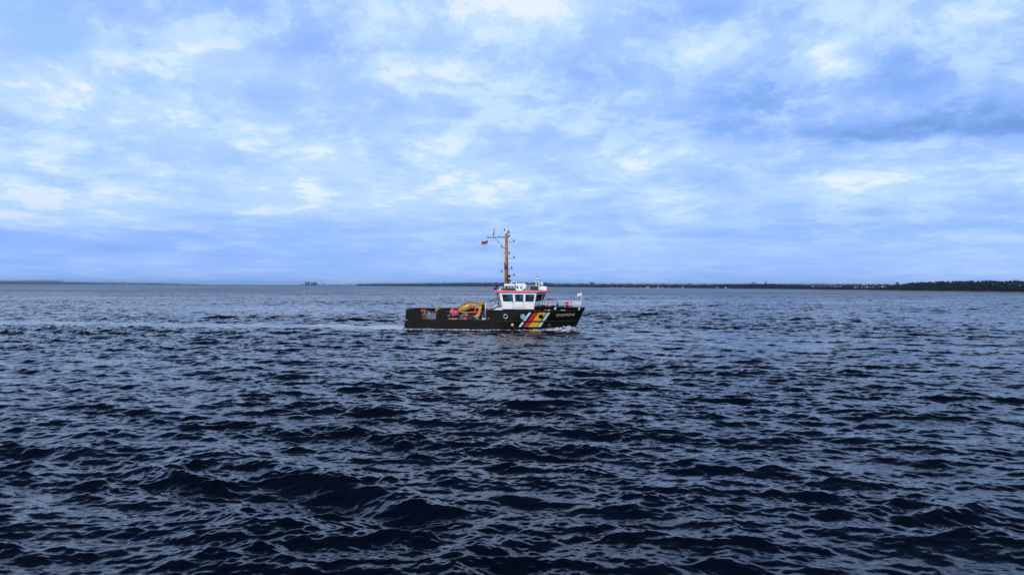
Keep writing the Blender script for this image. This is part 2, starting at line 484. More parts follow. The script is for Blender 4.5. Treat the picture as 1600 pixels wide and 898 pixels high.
def tag(o, label=None, cat=None, group=None, kind=None):
    for k, v_ in (('label', label), ('category', cat), ('group', group), ('kind', kind)):
        if v_: o[k] = v_
    return o

def on_boat(o, x, y, z):
    """Stand a separate thing on the vessel (it stays top-level)."""
    o.matrix_world = BM @ Matrix.Translation((x, y, z)); return o

M = dict(
    hull=mat('black_hull_paint', (0.0045, 0.004, 0.0032), .5, spec=.16, var=.5, vscale=.8, bump=.05, bscale=1.5),
    red_paint=mat('red_stripe', (0.62, 0.012, 0.03), .4, var=.12),
    gold=mat('yellow_stripe', (0.78, 0.47, 0.01), .4, var=.10),
    pale=mat('pale_stripe', (0.62, 0.74, 0.82), .4, var=.1),
    white=mat('white_paint', (0.86, 0.87, 0.88), .42, var=.06, vscale=1.4),
    letter=mat('cream_letters', (0.98, 0.70, 0.36), .5),
    boot=mat('waterline_red', (0.35, 0.06, 0.04), .6, var=.4),
    wood=mat('deck_planking', (0.46, 0.33, 0.25), .75, var=.35, vscale=2.2),
    dark=mat('dark_steel', (0.018, 0.018, 0.02), .5, var=.4),
    grey=mat('grey_steel', (0.10, 0.105, 0.12), .5, var=.3),
    roof=mat('salmon_red_roof', (0.90, 0.15, 0.19), .45, var=.08),
    mast=mat('ochre_mast', (0.46, 0.165, 0.015), .45, var=.18, vscale=1.1),
    crane=mat('crane_yellow', (0.62, 0.28, 0.012), .45, var=.25, vscale=2),
    orange=mat('orange_paint', (0.75, 0.10, 0.03), .5, var=.2),
    float_=mat('pink_red_float', (0.88, 0.07, 0.11), .35, var=.18),
    blue=mat('dark_blue_plastic', (0.012, 0.05, 0.22), .4, var=.2),
    teal=mat('teal_plastic', (0.01, 0.18, 0.20), .4),
    tarp=mat('grey_tarpaulin', (0.15, 0.18, 0.23), .8, var=.15, bump=.4, bscale=6),
    rope=mat('tan_rope', (0.40, 0.28, 0.18), .9, var=.3, bump=.5, bscale=30),
    cream=mat('cream_box', (0.62, 0.55, 0.42), .6, var=.2),
    cabin=mat('cabin_interior', (0.05, 0.05, 0.055), .7),
    chrome=mat('pale_metal', (0.55, 0.58, 0.60), .3, metal=.7),
)
def glass_mat():
    m = bpy.data.materials.new('teal_window_glass'); m.use_nodes = True
    nt = m.node_tree; nt.nodes.remove(nt.nodes['Principled BSDF'])
    t = N(nt, 'ShaderNodeBsdfTransparent'); t.inputs[0].default_value = (.40, .75, .80, 1)
    gl = N(nt, 'ShaderNodeBsdfGlossy'); gl.inputs['Roughness'].default_value = .03
    fr = N(nt, 'ShaderNodeFresnel'); fr.inputs[0].default_value = 1.5
    mx_ = N(nt, 'ShaderNodeMixShader')
    nt.links.new(fr.outputs[0], mx_.inputs[0]); nt.links.new(t.outputs[0], mx_.inputs[1]); nt.links.new(gl.outputs[0], mx_.inputs[2])
    nt.links.new(mx_.outputs[0], nt.nodes['Material Output'].inputs[0])
    return m
M['glass'] = glass_mat()
def rusty_hull():
    nt = M['hull'].node_tree; q = G(nt); p = nt.nodes['Principled BSDF']
    t = N(nt, 'ShaderNodeTexCoord'); sp = N(nt, 'ShaderNodeSeparateXYZ'); nt.links.new(t.outputs['Object'], sp.inputs[0])
    st = q.noise(q.xyz(q.mul(sp.outputs[0], 2.6), q.mul(sp.outputs[1], .5), q.mul(sp.outputs[2], .35)), 1.6, 5, .6)
    sc = q.noise(q.xyz(q.mul(sp.outputs[0], .6), 0.0, q.mul(sp.outputs[2], 3.0)), 1.2, 6, .7)
    old = p.inputs['Base Color'].links[0].from_socket
    c = q.mix(q.mul(q.rng(st, .56, .70), .7), old, (.030, .016, .009))
    c = q.mix(q.mul(q.rng(sc, .60, .72), .55), c, (.026, .026, .026))
    nt.links.new(c, p.inputs['Base Color'])
rusty_hull()
M['port_glass'] = mat('porthole_glass', (0.20, 0.50, 0.55), .1, spec=.8)
M['port_dark'] = mat('dark_porthole_glass', (0.01, 0.012, 0.012), .1, spec=.8)

# ------------------------------------------------------------------ the vessel
ship = bpy.data.objects.new('work_boat', None); COL.objects.link(ship)
ship.matrix_world = BM
tag(ship, 'black hulled buoy tender under way with yellow mast and white wheelhouse', 'work boat')

HB = 3.35
XTIP, ZTIP = L(912.5, 484.8, 0)
XLOW, ZLOW = L(904, 502.4, 0)
STEM = (XTIP - XLOW) / (ZTIP - ZLOW)
def xs(z): return XTIP + (z - ZTIP) * STEM
XS_T, ZS_T = L(634.2, 482.5, -HB)
XS_B, ZS_B = L(631.0, 508.6, -HB)
def xa(z): return XS_B + (z - ZS_B) * (XS_T - XS_B) / (ZS_T - ZS_B)
def hb(x, z):
    t = min(max(z / 3.0, -0.3), 1.25)
    x0 = 0.5 + 4.0 * t
    e = xs(z)
    r = HB
    if x > x0:
        u = min(1.0, (x - x0) / (e - x0))
        r = HB * (1 - u ** (1.75 + 0.9 * t))
    if z < 0: r *= 1 + z * .12
    k = x - xa(z)
    if k < .5: r -= 0.25 * (1 - max(0, k) / .5) ** 2
    return max(r, 0.03)
def side_xz(px, py, off=0.0):
    yl = -HB
    for _ in range(12):
        x, z = L(px, py, yl); yl = 0.5 * yl - 0.5 * (hb(x, z) + off)
    return x, z
X656 = side_xz(656.5, 490)[0]; X683 = side_xz(683.5, 490)[0]; X696 = side_xz(696.5, 490)[0]
X759 = side_xz(759, 490)[0]; X835 = side_xz(835, 482)[0]
ZSILL = side_xz(700, 499.3)[1]; ZBUL = side_xz(690, 483.2)[1]
ZMAIN = side_xz(800, 485.0)[1]; ZFORE = side_xz(840, 478.2)[1]
ZBOWT = L(909.5, 480.8, -.3)[1]
ZSTR = side_xz(800, 501.4)[1]
def ztop(x):
    return ZFORE + (ZBOWT - ZFORE) * min(1, max(0, (x - X835) / (XTIP - X835)))
def shell(mb, a, b, z0, z1, side, th=0.0, m=0, nx=24, nz=4):
    """Strip of plating between heights z0 and z1 from x = a to b (functions of height), with thickness th."""
    fa = a if callable(a) else (lambda z: a); fb = b if callable(b) else (lambda z: b)
    P = []
    for j in range(nz + 1):
        for i in range(nx + 1):
            s_ = i / nx; s_ = 1 - (1 - s_) ** 1.5
            zz0 = z0; x = fa(z0) + s_ * (fb(z0) - fa(z0))
            zt = z1(x) if callable(z1) else z1
            z = zz0 + (zt - zz0) * j / nz
            x = fa(z) + s_ * (fb(z) - fa(z))
            y = hb(x, min(z, ZMAIN + .8))
            P.append((x, y, z))
    n = len(P); w = nx + 1
    out = [(x, side * y, z) for x, y, z in P]
    F = [(j * w + i, j * w + i + 1, (j + 1) * w + i + 1, (j + 1) * w + i) for j in range(nz) for i in range(nx)]
    if side > 0: F = [f[::-1] for f in F]
    mb.poly(out, F, m, True)
    if th:
        inn = [(x, side * max(y - th, .01), z) for x, y, z in P]
        mb.poly(inn, [f[::-1] for f in F], m, True)
        top = out[-w:] + inn[-w:]
        mb.poly(top, [(i, i + 1, i + 1 + w, i + w) for i in range(nx)], m)
        for c in (0, nx):
            e = [out[j * w + c] for j in range(nz + 1)] + [inn[j * w + c] for j in range(nz + 1)]
            k = nz + 1
            mb.poly(e, [(j, j + 1, j + 1 + k, j + k) for j in range(nz)], m)

hull = MB()
for sd_ in (-1, 1):
    shell(hull, xa, xs, -1.3, 0.10, sd_, m=1, nz=3, nx=60)
    shell(hull, xa, xs, 0.10, ZSILL, sd_, nz=3, nx=60)
    shell(hull, X759, xs, ZSILL, ZMAIN, sd_, nz=6, nx=50)
# transom, bulkhead and decks
for z0, z1, m_ in ((-1.3, .10, 1), (.10, ZSILL, 0)):
    hull.poly([(xa(z0), -hb(xa(z0), z0), z0), (xa(z1), -hb(xa(z1), z1), z1), (xa(z1), hb(xa(z1), z1), z1), (xa(z0), hb(xa(z0), z0), z0)], [(0, 1, 2, 3)], m_)
hull.poly([(X759, -HB + .002, ZSILL), (X759, HB - .002, ZSILL), (X759, HB - .002, ZMAIN), (X759, -HB + .002, ZMAIN)], [(0, 3, 2, 1)])
def deckplate(mb, x0, x1, z, m, nx=24, inset=.02):
    P = []
    for i in range(nx + 1):
        x = x0 + (x1 - x0) * (1 - (1 - i / nx) ** 1.5)
        y = max(hb(x, z) - inset, .01); P += [(x, -y, z), (x, y, z)]
    mb.poly(P, [(2 * i, 2 * i + 2, 2 * i + 3, 2 * i + 1) for i in range(nx)], m)
deckplate(hull, X759, xs(ZMAIN) - .05, ZMAIN - .006, 0)
# sill cap along the low side
for sd_ in (-1, 1):
    hull.box(xa(ZSILL) + .3, X759 - .01, sd_ * HB - .07, sd_ * HB + .07, ZSILL - .02, ZSILL + .06)

def patch(mb, quad, m, nu=8, nv=6, off=.014, mirror=True):
    c = [side_xz(*p, off) for p in quad]        # top-left, top-right, bottom-right, bottom-left
    for sd_ in ((-1, 1) if mirror else (-1,)):
        P = []
        for j in range(nv + 1):
            for i in range(nu + 1):
                u, v_ = i / nu, j / nv
                x = (c[0][0] * (1 - u) + c[1][0] * u) * (1 - v_) + (c[3][0] * (1 - u) + c[2][0] * u) * v_
                z = (c[0][1] * (1 - u) + c[1][1] * u) * (1 - v_) + (c[3][1] * (1 - u) + c[2][1] * u) * v_
                P.append((x, sd_ * (hb(x, z) + off), z))
        w = nu + 1
        F = [(j * w + i, (j + 1) * w + i, (j + 1) * w + i + 1, j * w + i + 1) for j in range(nv) for i in range(nu)]
        mb.poly(P, F if sd_ < 0 else [f[::-1] for f in F], m, True)
def slant(x_top0, x_top1, x_bot0, x_bot1, m):
    """A slanted stripe, broken by the lower rubbing strake."""
    yt, y1, y2, yb = 488.2, 501.0, 503.4, 510.6
    def lerp(a, b, y): return a + (b - a) * (y - yt) / (yb - yt)
    for a, b in ((yt, y1), (y2, yb)):
        patch(hull, [(lerp(x_top0, x_bot0, a), a), (lerp(x_top1, x_bot1, a), a), (lerp(x_top1, x_bot1, b), b), (lerp(x_top0, x_bot0, b), b)], m)
slant(826.3, 830.2, 810.0, 813.8, 4)
slant(834.2, 842.0, 817.6, 826.0, 2)
slant(842.0, 853.8, 826.0, 839.4, 3)
slant(855.6, 859.9, 840.2, 844.4, 4)

def lettering(body, px0, px1, pyb0, pyb1, h_px, shear):
    cu = bpy.data.curves.new('lettering', 'FONT'); cu.body = body; cu.size = 1.0; cu.offset = 0.0; cu.resolution_u = 6
    cu.space_character = 1.08
    ob = bpy.data.objects.new('lettering', cu); COL.objects.link(ob)
    bpy.context.view_layer.update()
    me = bpy.data.meshes.new_from_object(ob.evaluated_get(bpy.context.evaluated_depsgraph_get()))
    bm = bmesh.new(); bm.from_mesh(me)
    bmesh.ops.triangulate(bm, faces=bm.faces[:])
    bpy.data.objects.remove(ob); bpy.data.curves.remove(cu); bpy.data.meshes.remove(me)
    xsx = [v_.co.x for v_ in bm.verts]; a, b = min(xsx), max(xsx)
    X0, Z0 = side_xz(px0, pyb0); X1, Z1 = side_xz(px1, pyb1); hh = h_px / 10.0
    for v_ in bm.verts:
        u = (v_.co.x - a) / (b - a); w_ = v_.co.y / 0.72
        x = X0 + (X1 - X0) * u + shear * w_ * hh; z = Z0 + (Z1 - Z0) * u + w_ * hh
        v_.co = Vector((x, -(hb(x, z) + .055), z))
    hull.bm(bm, 5)
lettering('STURMMÖWE', 868.8, 897.6, 494.5, 493.2, 4.3, .30)
# draught marks and thruster signs
for cx_, cy_, m_ in ((857.7, 507.2, 6), (800.6, 507.3, 5)):
    X_, Z_ = side_xz(cx_, cy_)
    hull.ring((X_, -(hb(X_, Z_) + .02), Z_), .17, .05, m=m_, n=16)
    hull.box(X_ - .03, X_ + .03, -(hb(X_, Z_) + .04), -(hb(X_, Z_) + .0), Z_ - .15, Z_ + .15, m_)
X_, Z_ = side_xz(763, 498)
hull.box(X_ - .2, X_ + .12, -(HB + .03), -HB + .01, Z_ - .10, Z_ + .0, 6); hull.box(X_ - .05, X_ + .2, -(HB + .03), -HB + .01, Z_ + .02, Z_ + .2, 6)
hull_o = hull.build('hull', [M['hull'], M['boot'], M['red_paint'], M['gold'], M['pale'], M['letter'], M['grey']], ship)

d = MB(); d.box(xa(1.0) + .06, X759 - .004, -HB + .08, HB - .08, ZSILL - .16, ZSILL - .06)
for i in range(28):
    y = -HB + .25 + i * .235
    d.box(xa(1.0) + .1, X759 - .03, y, y + .215, ZSILL - .06, ZSILL - .035)
d.build('wooden_deck', M['wood'], ship)

bw = MB()
shell(bw, xa, X656, ZSILL, ZBUL, -1, .10, nx=14)
shell(bw, X683, X696, ZSILL, ZBUL, -1, .10, nx=4)
shell(bw, xa, X759, ZSILL, ZBUL, 1, .10, nx=40)
zt_, zb_ = ZBUL, ZSILL
bw.poly([(xa(zb_), -HB + .25, zb_), (xa(zt_), -HB + .25, zt_), (xa(zt_), HB - .25, zt_), (xa(zb_), HB - .25, zb_),
         (xa(zb_) + .1, -HB + .25, zb_), (xa(zt_) + .1, -HB + .25, zt_), (xa(zt_) + .1, HB - .25, zt_), (xa(zb_) + .1, HB - .25, zb_)],
        [(0, 1, 2, 3), (4, 7, 6, 5), (1, 5, 6, 2)])
# slanting brackets at the openings
for xx, s_ in ((X683, -1), (X696, 1), (X656, 1)):
    bw.prism([(xx, ZSILL), (xx + s_ * .35, ZSILL), (xx, ZSILL + .5)], -HB + .02, -HB + .09)
bw.prism([(X683 - .2, ZSILL), (X696, ZSILL), (X696, ZSILL + .95), (X683 - .2, ZSILL + .95)], -HB + .45, -HB + .9)
for i in range(8):       # stanchions inside the far bulwark
    x = xa(1) + 1.2 + i * 1.5
    bw.box(x, x + .08, HB - .35, HB - .11, ZSILL, ZBUL - .1)
bw.build('bulwark', M['hull'], ship)
fb = MB()
for sd_ in (-1, 1): shell(fb, X835, xs, ZMAIN + .005, ztop, sd_, .09, nx=30)
fb.build('bow_bulwark', M['hull'], ship)
M_STR = mat('worn_strake', (0.022, 0.021, 0.022), .6, var=.7, vscale=5)
for sd_ in (-1, 1):
    def rail_pts(x0, x1, zf, off, n):
        return [(x, sd_ * (hb(x, min(zf(x), ZMAIN + .8)) + off), zf(x)) for x in [x0 + (x1 - x0) * (1 - (1 - i / n) ** 1.6) for i in range(n + 1)]]
    MB().path(rail_pts(X759, xs(ZMAIN) - .03, lambda x: ZMAIN, .02, 26), .075).build('rubbing_strake', M_STR, ship)
    MB().path(rail_pts(X759 - 9, xs(ZSTR) - .4, lambda x: ZSTR, .03, 30), .06).build('rubbing_strake', M_STR, ship)
    MB().path(rail_pts(X835, xs(ZBOWT) - .03, ztop, -.04, 22), .06).build('bulwark_cap', M_STR, ship)
zr = ZSILL + 1.25
rl = MB()
rl.tube((X656, -HB + .03, zr), (X683, -HB + .03, zr - .02), .022); rl.tube((X696, -HB + .03, zr), (X759, -HB + .03, zr), .022)
rl.tube((X696, -HB + .03, zr - .5), (X759, -HB + .03, zr - .5), .018)
for px_ in (669, 708, 729.5, 745): 
    x = side_xz(px_, 490)[0]; rl.tube((x, -HB + .03, ZSILL), (x, -HB + .03, zr), .03)
rl.build('deck_rail', M['chrome'], ship)
x = side_xz(758.5, 480)[0]
MB().tube((x, -HB + .25, ZSILL), (x, -HB + .25, L(758.5, 472, -HB)[1]), .045).build('white_post', M['white'], ship)

for px_, py_, r_, ringm, gm in ((790, 494.2, .30, 'chrome', 'port_dark'), (817.3, 494.7, .34, 'port_glass', 'port_glass'), (845.2, 494.5, .30, 'dark', 'port_dark')):
    X_, Z_ = side_xz(px_, py_)
    e_ = .2
    tx = Vector((2 * e_, -(hb(X_ + e_, Z_) - hb(X_ - e_, Z_)), 0)).normalized(); tz = Vector((0, -(hb(X_, Z_ + e_) - hb(X_, Z_ - e_)), 2 * e_)).normalized()
    ty = tz.cross(tx).normalized(); tz = tx.cross(ty)
    mt_ = Matrix((( tx.x, ty.x, tz.x, X_), (tx.y, ty.y, tz.y, -(hb(X_, Z_) + .035)), (tx.z, ty.z, tz.z, Z_), (0, 0, 0, 1)))
    pr = MB().ring((0, 0, 0), r_, .075, m=0).build('porthole', M[ringm], ship); pr.matrix_local = mt_
    MB().tube((0, .04, 0), (0, -.03, 0), r_, n=20).build('pane', M[gm], pr)

for px_, py_ in ((867.3, 481.6), (904.5, 481.9)):
    X_, Z_ = side_xz(px_, py_); y_ = -hb(X_, Z_)
    fl = MB(); fl.ring((X_, y_, Z_), .15, .06, n=14)
    fl.prism([(X_ - .1, Z_ - .12), (X_ + .08, Z_ - .12), (X_ + .25, Z_ + .12), (X_ - .05, Z_ + .1)], y_ - .05, y_ + .02); fl.build('fairlead', M['pale'], ship)
for px_, w_ in ((852.5, .2), (857.5, .42), (877, .4), (881, .42)):
    X_, Z_ = side_xz(px_, 484.3 if px_ < 860 else 484.4); y_ = -hb(X_, Z_)
    fl = MB()
    for k in range(3): fl.box(X_ - w_ / 2 + k * w_ / 3, X_ - w_ / 2 + k * w_ / 3 + w_ / 4, y_ - .04, y_ + .02, Z_ - .05 + .02 * (k % 2), Z_ + .08)
    fl.build('scupper', M['pale'], ship)

# ---- wheelhouse
YW = 2.35
def wx(px, py, y): return L(px, py, y)
zb_, zt_ = ZMAIN, L(800, 457.0, -YW)[1]
x_rb, x_rt = wx(785.3, 484, -YW)[0], wx(779.3, 457, -YW)[0]
x_cb, x_ct = wx(833.8, 484, -YW)[0], wx(837.5, 457, -YW)[0]
x_fb, x_ft = wx(840.0, 484, -1.25)[0], wx(850.5, 457, -1.25)[0]
def wall_panel(mb, c, ub, vb, holes, th, m=0):
    """Wall over the quad c (bottom-left, bottom-right, top-right, top-left seen from outside) with openings."""
    c = [Vector(p) for p in c]; nrm = (c[1] - c[0]).cross(c[3] - c[0]).normalized()
    def P(u, v_): return (c[0] * (1 - u) + c[1] * u) * (1 - v_) + (c[3] * (1 - u) + c[2] * u) * v_
    for i in range(len(ub) - 1):
        for j in range(len(vb) - 1):
            if (i, j) in holes: continue
            q = [P(ub[i], vb[j]), P(ub[i + 1], vb[j]), P(ub[i + 1], vb[j + 1]), P(ub[i], vb[j + 1])]
            q += [p - nrm * th for p in q]
            mb.poly(q, [(0, 1, 2, 3), (7, 6, 5, 4), (0, 4, 5, 1), (1, 5, 6, 2), (2, 6, 7, 3), (3, 7, 4, 0)], m)
    return P, nrm
wh = MB()
frames = []
def add_wall(c, us, v0, v1, th=.07):
    ub = [0.0]
    for a, b in us: ub += [a, b]
    ub.append(1.0)
    holes = [(2 * i + 1, 1) for i in range(len(us))]
    P, nrm = wall_panel(wh, c, ub, [0, v0, v1, 1], holes, th)
    for a, b in us: frames.append((P, nrm, a, b, v0, v1))
V0, V1 = .498, .905
for s_ in (-1, 1):
    y = s_ * YW; y2 = s_ * 1.25
    A = [(x_rb, y, zb_), (x_cb, y, zb_), (x_ct, y, zt_), (x_rt, y, zt_)]
    us = [(.075, .365), (.43, .655), (.72, .965)]
    B = [(x_cb, y, zb_), (x_fb, y2, zb_), (x_ft, y2, zt_), (x_ct, y, zt_)]
    ub_ = [(.10, .90)]
    if s_ > 0:
        A = [A[1], A[0], A[3], A[2]]; us = [(1 - b, 1 - a) for a, b in us[::-1]]
        B = [B[1], B[0], B[3], B[2]]
    add_wall(A, us, V0, V1); add_wall(B, ub_, V0 + .03, V1)
add_wall([(x_fb, -1.25, zb_), (x_fb, 1.25, zb_), (x_ft, 1.25, zt_), (x_ft, -1.25, zt_)], [(.06, .47), (.53, .94)], V0 + .03, V1)
add_wall([(x_rb, YW, zb_), (x_rb, -YW, zb_), (x_rt, -YW, zt_), (x_rt, YW, zt_)], [(.10, .40), (.60, .90)], V0, V1)
wheel = wh.build('wheelhouse', M['white'], ship)
for P, nrm, a, b, v0, v1 in frames:
    fr_ = MB()
    c = [P(a, v0), P(b, v0), P(b, v1), P(a, v1)]
    ce = sum(c, Vector()) / 4
    for k in range(4):
        p, q = c[k], c[(k + 1) % 4]
        pi, qi = p + (ce - p) * .10, q + (ce - q) * .10
        o_ = nrm * .02
        Q = [p + o_, q + o_, qi + o_, pi + o_, p - nrm * .05, q - nrm * .05, qi - nrm * .05, pi - nrm * .05]
        fr_.poly(Q, [(0, 1, 2, 3), (7, 6, 5, 4), (2, 6, 7, 3), (0, 4, 5, 1)])
    f_o = fr_.build('window', M['dark'], wheel)
    g_ = MB(); g_.poly([x_ - nrm * .03 for x_ in c], [(0, 1, 2, 3)]); g_.poly([x_ - nrm * .036 for x_ in c], [(3, 2, 1, 0)])
    g_.build('pane', M['glass'], f_o)
# mouldings, door edges, bars in place of small lettering on the cabin side
tr = MB()
tr.box(x_rb - .02, x_cb + .3, -YW - .03, -YW + .01, zb_, zb_ + .20)
tr.build('cabin_base', M['hull'], ship)
hr = MB()
for k in range(14):
    x = wx(801 + k * 1.55, 480.2, -YW)[0]; z = wx(801, 480.2, -YW)[1]
    hr.box(x, x + .11, -YW - .03, -YW - .001, z - .04, z + .05)
hr.build('cabin_side_marks', M['grey'], wheel)
for px_ in (801.5, 817.5):
    x0, z0 = wx(px_, 483, -YW); x1, z1 = wx(px_, 458.5, -YW)
    MB().box(x0 - .015, x0 + .015, -YW - .015, -YW + .002, z0, z1).build('door_seam', M['grey'], wheel)
    x2, z2 = wx(px_, 471.8, -YW)
    MB().box(x2 - .05, x2 + .09, -YW - .07, -YW - .02, z2 - .05, z2 + .05).build('door_handle', M['dark'], wheel)
# interior: floor, console, chairs
it = MB()
it.box(x_rb + .2, x_fb - .2, -YW + .2, YW - .2, zb_ + .9, zb_ + 1.0)
it.box(x_cb - .2, x_fb + .2, -1.2, 1.2, zb_ + 1.0, zb_ + 1.75)
it.box(x_rb + .1, x_rb + .5, -1.9, -1.1, zb_ + 1.0, zb_ + 2.2)
it.box(x_cb - .9, x_cb - .35, .9, 2.1, zb_ + 1.0, zb_ + 2.1)
it.build('cabin_console', M['cabin'], wheel)
for xx in (x_cb - 1.2, x_rb + 2.35):
    ch = MB(); ch.box(xx - .28, xx + .28, -.3, .3, zb_ + 1.45, zb_ + 1.58, bev=.04); ch.box(xx - .34, xx - .2, -.3, .3, zb_ + 1.5, zb_ + 2.25, bev=.05); ch.tube((xx, 0, zb_ + 1), (xx, 0, zb_ + 1.5), .07)
    ch.build('helm_chair', M['cabin'], wheel)
# roof
zr0, zr1 = zt_ - .02, L(800, 453.8, -YW - .3)[1]
rx0, rx1 = L(773.3, 455, -YW - .3)[0], L(857.0, 455, -1.4)[0]
def plan(ex, z):
    return [(rx0 - ex, -YW - .25 - ex, z), (x_ct + .35, -YW - .25 - ex, z), (rx1 + ex, -1.45 - ex, z), (rx1 + ex, 1.45 + ex, z), (x_ct + .35, YW + .25 + ex, z), (rx0 - ex, YW + .25 + ex, z)]
rf = MB()
n_ = 6
lo, mi, hi = plan(-.12, zr0), plan(.0, zr0 + .08), plan(-.02, zr1)
Pq = lo + mi + hi
rf.poly(Pq, [list(range(n_ - 1, -1, -1))] + [(k * n_ + i, k * n_ + (i + 1) % n_, (k + 1) * n_ + (i + 1) % n_, (k + 1) * n_ + i) for k in range(2) for i in range(n_)])
rf.poly([(x, y, z) for x, y, z in plan(-.02, zr1)], [list(range(n_))], 1)
roof = rf.build('wheelhouse_roof', [M['roof'], M['white']], ship)
ZR = zr1
MB().box(rx1 - .25, rx1 + .02, -1.52, -1.3, zr0 + .1, zr1 + .10).build('side_light', M['float_'], roof)

# gear on the roof, each placed over its own spot
def rb(name, px0, px1, py0, py1, y0, y1, m, bev=.04):
    ym = y0
    x0, z1 = L(px0, py0, ym); x1, z0 = L(px1, py1, ym)
    return MB().box(x0, x1, y0, y1, max(z0, ZR - .0), z1, bev=bev).build(name, m, ship)
rk = MB()
x0, z1 = L(787.5, 443.3, -1.6); x1 = L(804.5, 443, -1.6)[0]
rk.box(x0, x1, -1.6, .2, z1 - .35, z1, bev=.05)
for x in np.linspace(x0 + .15, x1 - .15, 4):
    rk.tube((x, -1.5, ZR), (x, -1.5, z1 - .3), .05); rk.tube((x, .1, ZR), (x, .1, z1 - .3), .05)
rk.build('roof_locker', M['white'], ship)
dh = MB(); x0, _ = L(785.5, 452, -1.9); x1, z1 = L(804, 450.4, -1.9)
dh.box(x0, x1, -1.9, -.2, ZR, z1, bev=.06); dh.build('roof_hatch', M['dark'], ship)
x0, z1 = L(805, 442.3, -1.2); x1, z0 = L(822, 451.5, -1.2)
dr = MB(); dr.box(x0, x1 - .5, -1.2, .6, ZR, z1, bev=.08); dr.tube((x1 - .5, -1.22, (z1 + z0) / 2), (x1 - .5, .62, (z1 + z0) / 2), (z1 - z0) / 2, n=20)
dr.build('deck_house_top', M['white'], ship)
for k, px_ in enumerate((808.5, 814.5)):
    x_, z_ = L(px_, 449, -1.24); MB().box(x_ - .14, x_ + .14, -1.24, -1.19, z_ - .2, z_ + .18).build('vent', M['dark' if k == 0 else 'teal'], ship)
x0, z1 = L(799, 439.8, -.5); x1, _ = L(806.5, 440, -.5)
mbx = MB(); mbx.path([(x0, -.5, ZR + .9), (x0, -.5, z1), (x1, -.5, z1), (x1, -.5, ZR + .9)], .06); mbx.build('roof_frame', M['white'], ship)
x0, z1 = L(822, 445.8, -2.2); x1 = L(829, 445.8, -2.2)[0]
for s_ in (-2.2, 2.2):
    rr_ = MB(); rr_.tube((x0, s_, z1), (x1 + 1.6, s_, z1), .028)
    for x in np.linspace(x0, x1 + 1.6, 5): rr_.tube((x, s_, ZR), (x, s_, z1), .025)
    rr_.build('roof_rail', M['white'], ship)
rb('name_board', 828.2, 840.6, 447.2, 453.6, -2.45, -2.3, M['dark'], .02)
tm = MB(); xm, zm = L(839.8, 432.4, -.3); xl, zl = L(837.2, 446, -.3); xr, _ = L(842.6, 446, -.3)
tm.tube((xl, -.3, ZR), (xl + .08, -.3, L(838, 439, -.3)[1]), .07); tm.tube((xr, -.3, ZR), (xr - .08, -.3, L(838, 439, -.3)[1]), .07)
z39 = L(838, 439, -.3)[1]; z45 = L(838, 434.5, -.3)[1]
tm.box(xl - .1, xr + .1, -.6, 0, z39 - .02, z39 + .12); tm.tube((xm, -.3, z39), (xm, -.3, zm), .07)
tm.box(xm - .22, xm + .22, -.42, -.18, z45 - .1, z45 + .06)
tm.build('light_mast', M['white'], ship)
MB().box(xl - .02, xr + .05, -.65, .05, z39 + .12, z39 + .2).build('radar_scanner', M['dark'], ship)
MB().tube((xm, -.3, zm - .05), (xm, -.3, zm + .12), .12).build('lamp', M['dark'], ship)
dm = MB(); xd, zd = L(846.7, 442.8, -.8); dm.ball((xd, -.8, zd), .26); dm.tube((xd, -.8, ZR), (xd, -.8, zd - .15), .10)
dm.build('satellite_dome', M['white'], ship)
rb('roof_box', 842.0, 854.2, 447.4, 453.6, -1.1, .4, M['white'])
rb('roof_box', 843.0, 846.0, 444.9, 449, -1.0, -.2, M['grey'], .03)
for px_, py_, r_ in ((776.2, 446.8, .26), (773.9, 451.2, .20)):
    x_, z_ = L(px_, py_, -1.9)
    sl = MB(); sl.tube((x_ - .18, -1.9, z_), (x_ + .18, -1.9, z_ + .04), r_, r_ * .75, 14); sl.tube((x_, -1.9, z_), (x_ + .3, -1.9, ZR), .05)
    sl.build('searchlight', M['dark'], ship)
ws = MB(); x0, z0 = L(776.5, 454.0, -1.5); x1, z1 = L(784.0, 447.8, -1.5)
ws.path([(x0, -1.5, z0 + .15), (x0 + .35, -1.5, z1 - .1), (x1, -1.5, z1)], .07); ws.path([(x0 + .1, -1.0, z0 + .15), (x1, -1.0, z1)], .07)
ws.box(x0 + .15, x1 - .1, -1.8, -.6, ZR, z0 + .28, bev=.05); ws.build('folded_ladder', M['white'], ship)

# ---- mast
mx0, mz0 = L(790.9, 452, 0); mx1, mz1 = L(791.2, 364.5, 0)
mm = MB()
xb_, zb2 = L(791.4, 452, 0)
mm.tube((xb_, 0, ZR - .02), (mx1, 0, mz1), .34, .20, 18)
mast = mm.build('mast', M['mast'], ship)
def mp(px, py, y=0.0): a, b = L(px, py, y); return Vector((a, y, b))
yd = MB(); yd.tube(mp(761.5, 371), mp(791, 370.6), .075, n=10); yd.tube(mp(791, 370.6), mp(795.5, 370.8), .07)
for px_ in (762, 780): yd.tube(mp(px_, 370.8), mp(px_, 368.6), .035)
yd.build('crosstree', mat('brown_yard', (0.22, 0.10, 0.03), .5), mast)
yb = MB(); yb.tube(mp(772.5, 371.5), mp(785.3, 384.6), .035); yb.tube(mp(784.4, 385.2), mp(790.5, 388.6), .06); yb.tube(mp(782.8, 384.3), mp(783.2, 387.6), .07)
yb.build('yard_brace', mat('brown_steel', (0.10, 0.05, 0.03), .5), mast)
an = MB(); an.tube(mp(771.1, 371), mp(771.1, 364.5), .05); an.tube(mp(770.7, 367.2), mp(771.6, 363.2), .09, .05); an.tube(mp(772.2, 364.5), mp(772.2, 358.4), .045); an.tube(mp(771.6, 358.6), mp(773.2, 358.6), .05); an.tube(mp(771, 364.6), mp(772.3, 364.6), .04)
an.build('wind_sensor', M['dark'], mast)
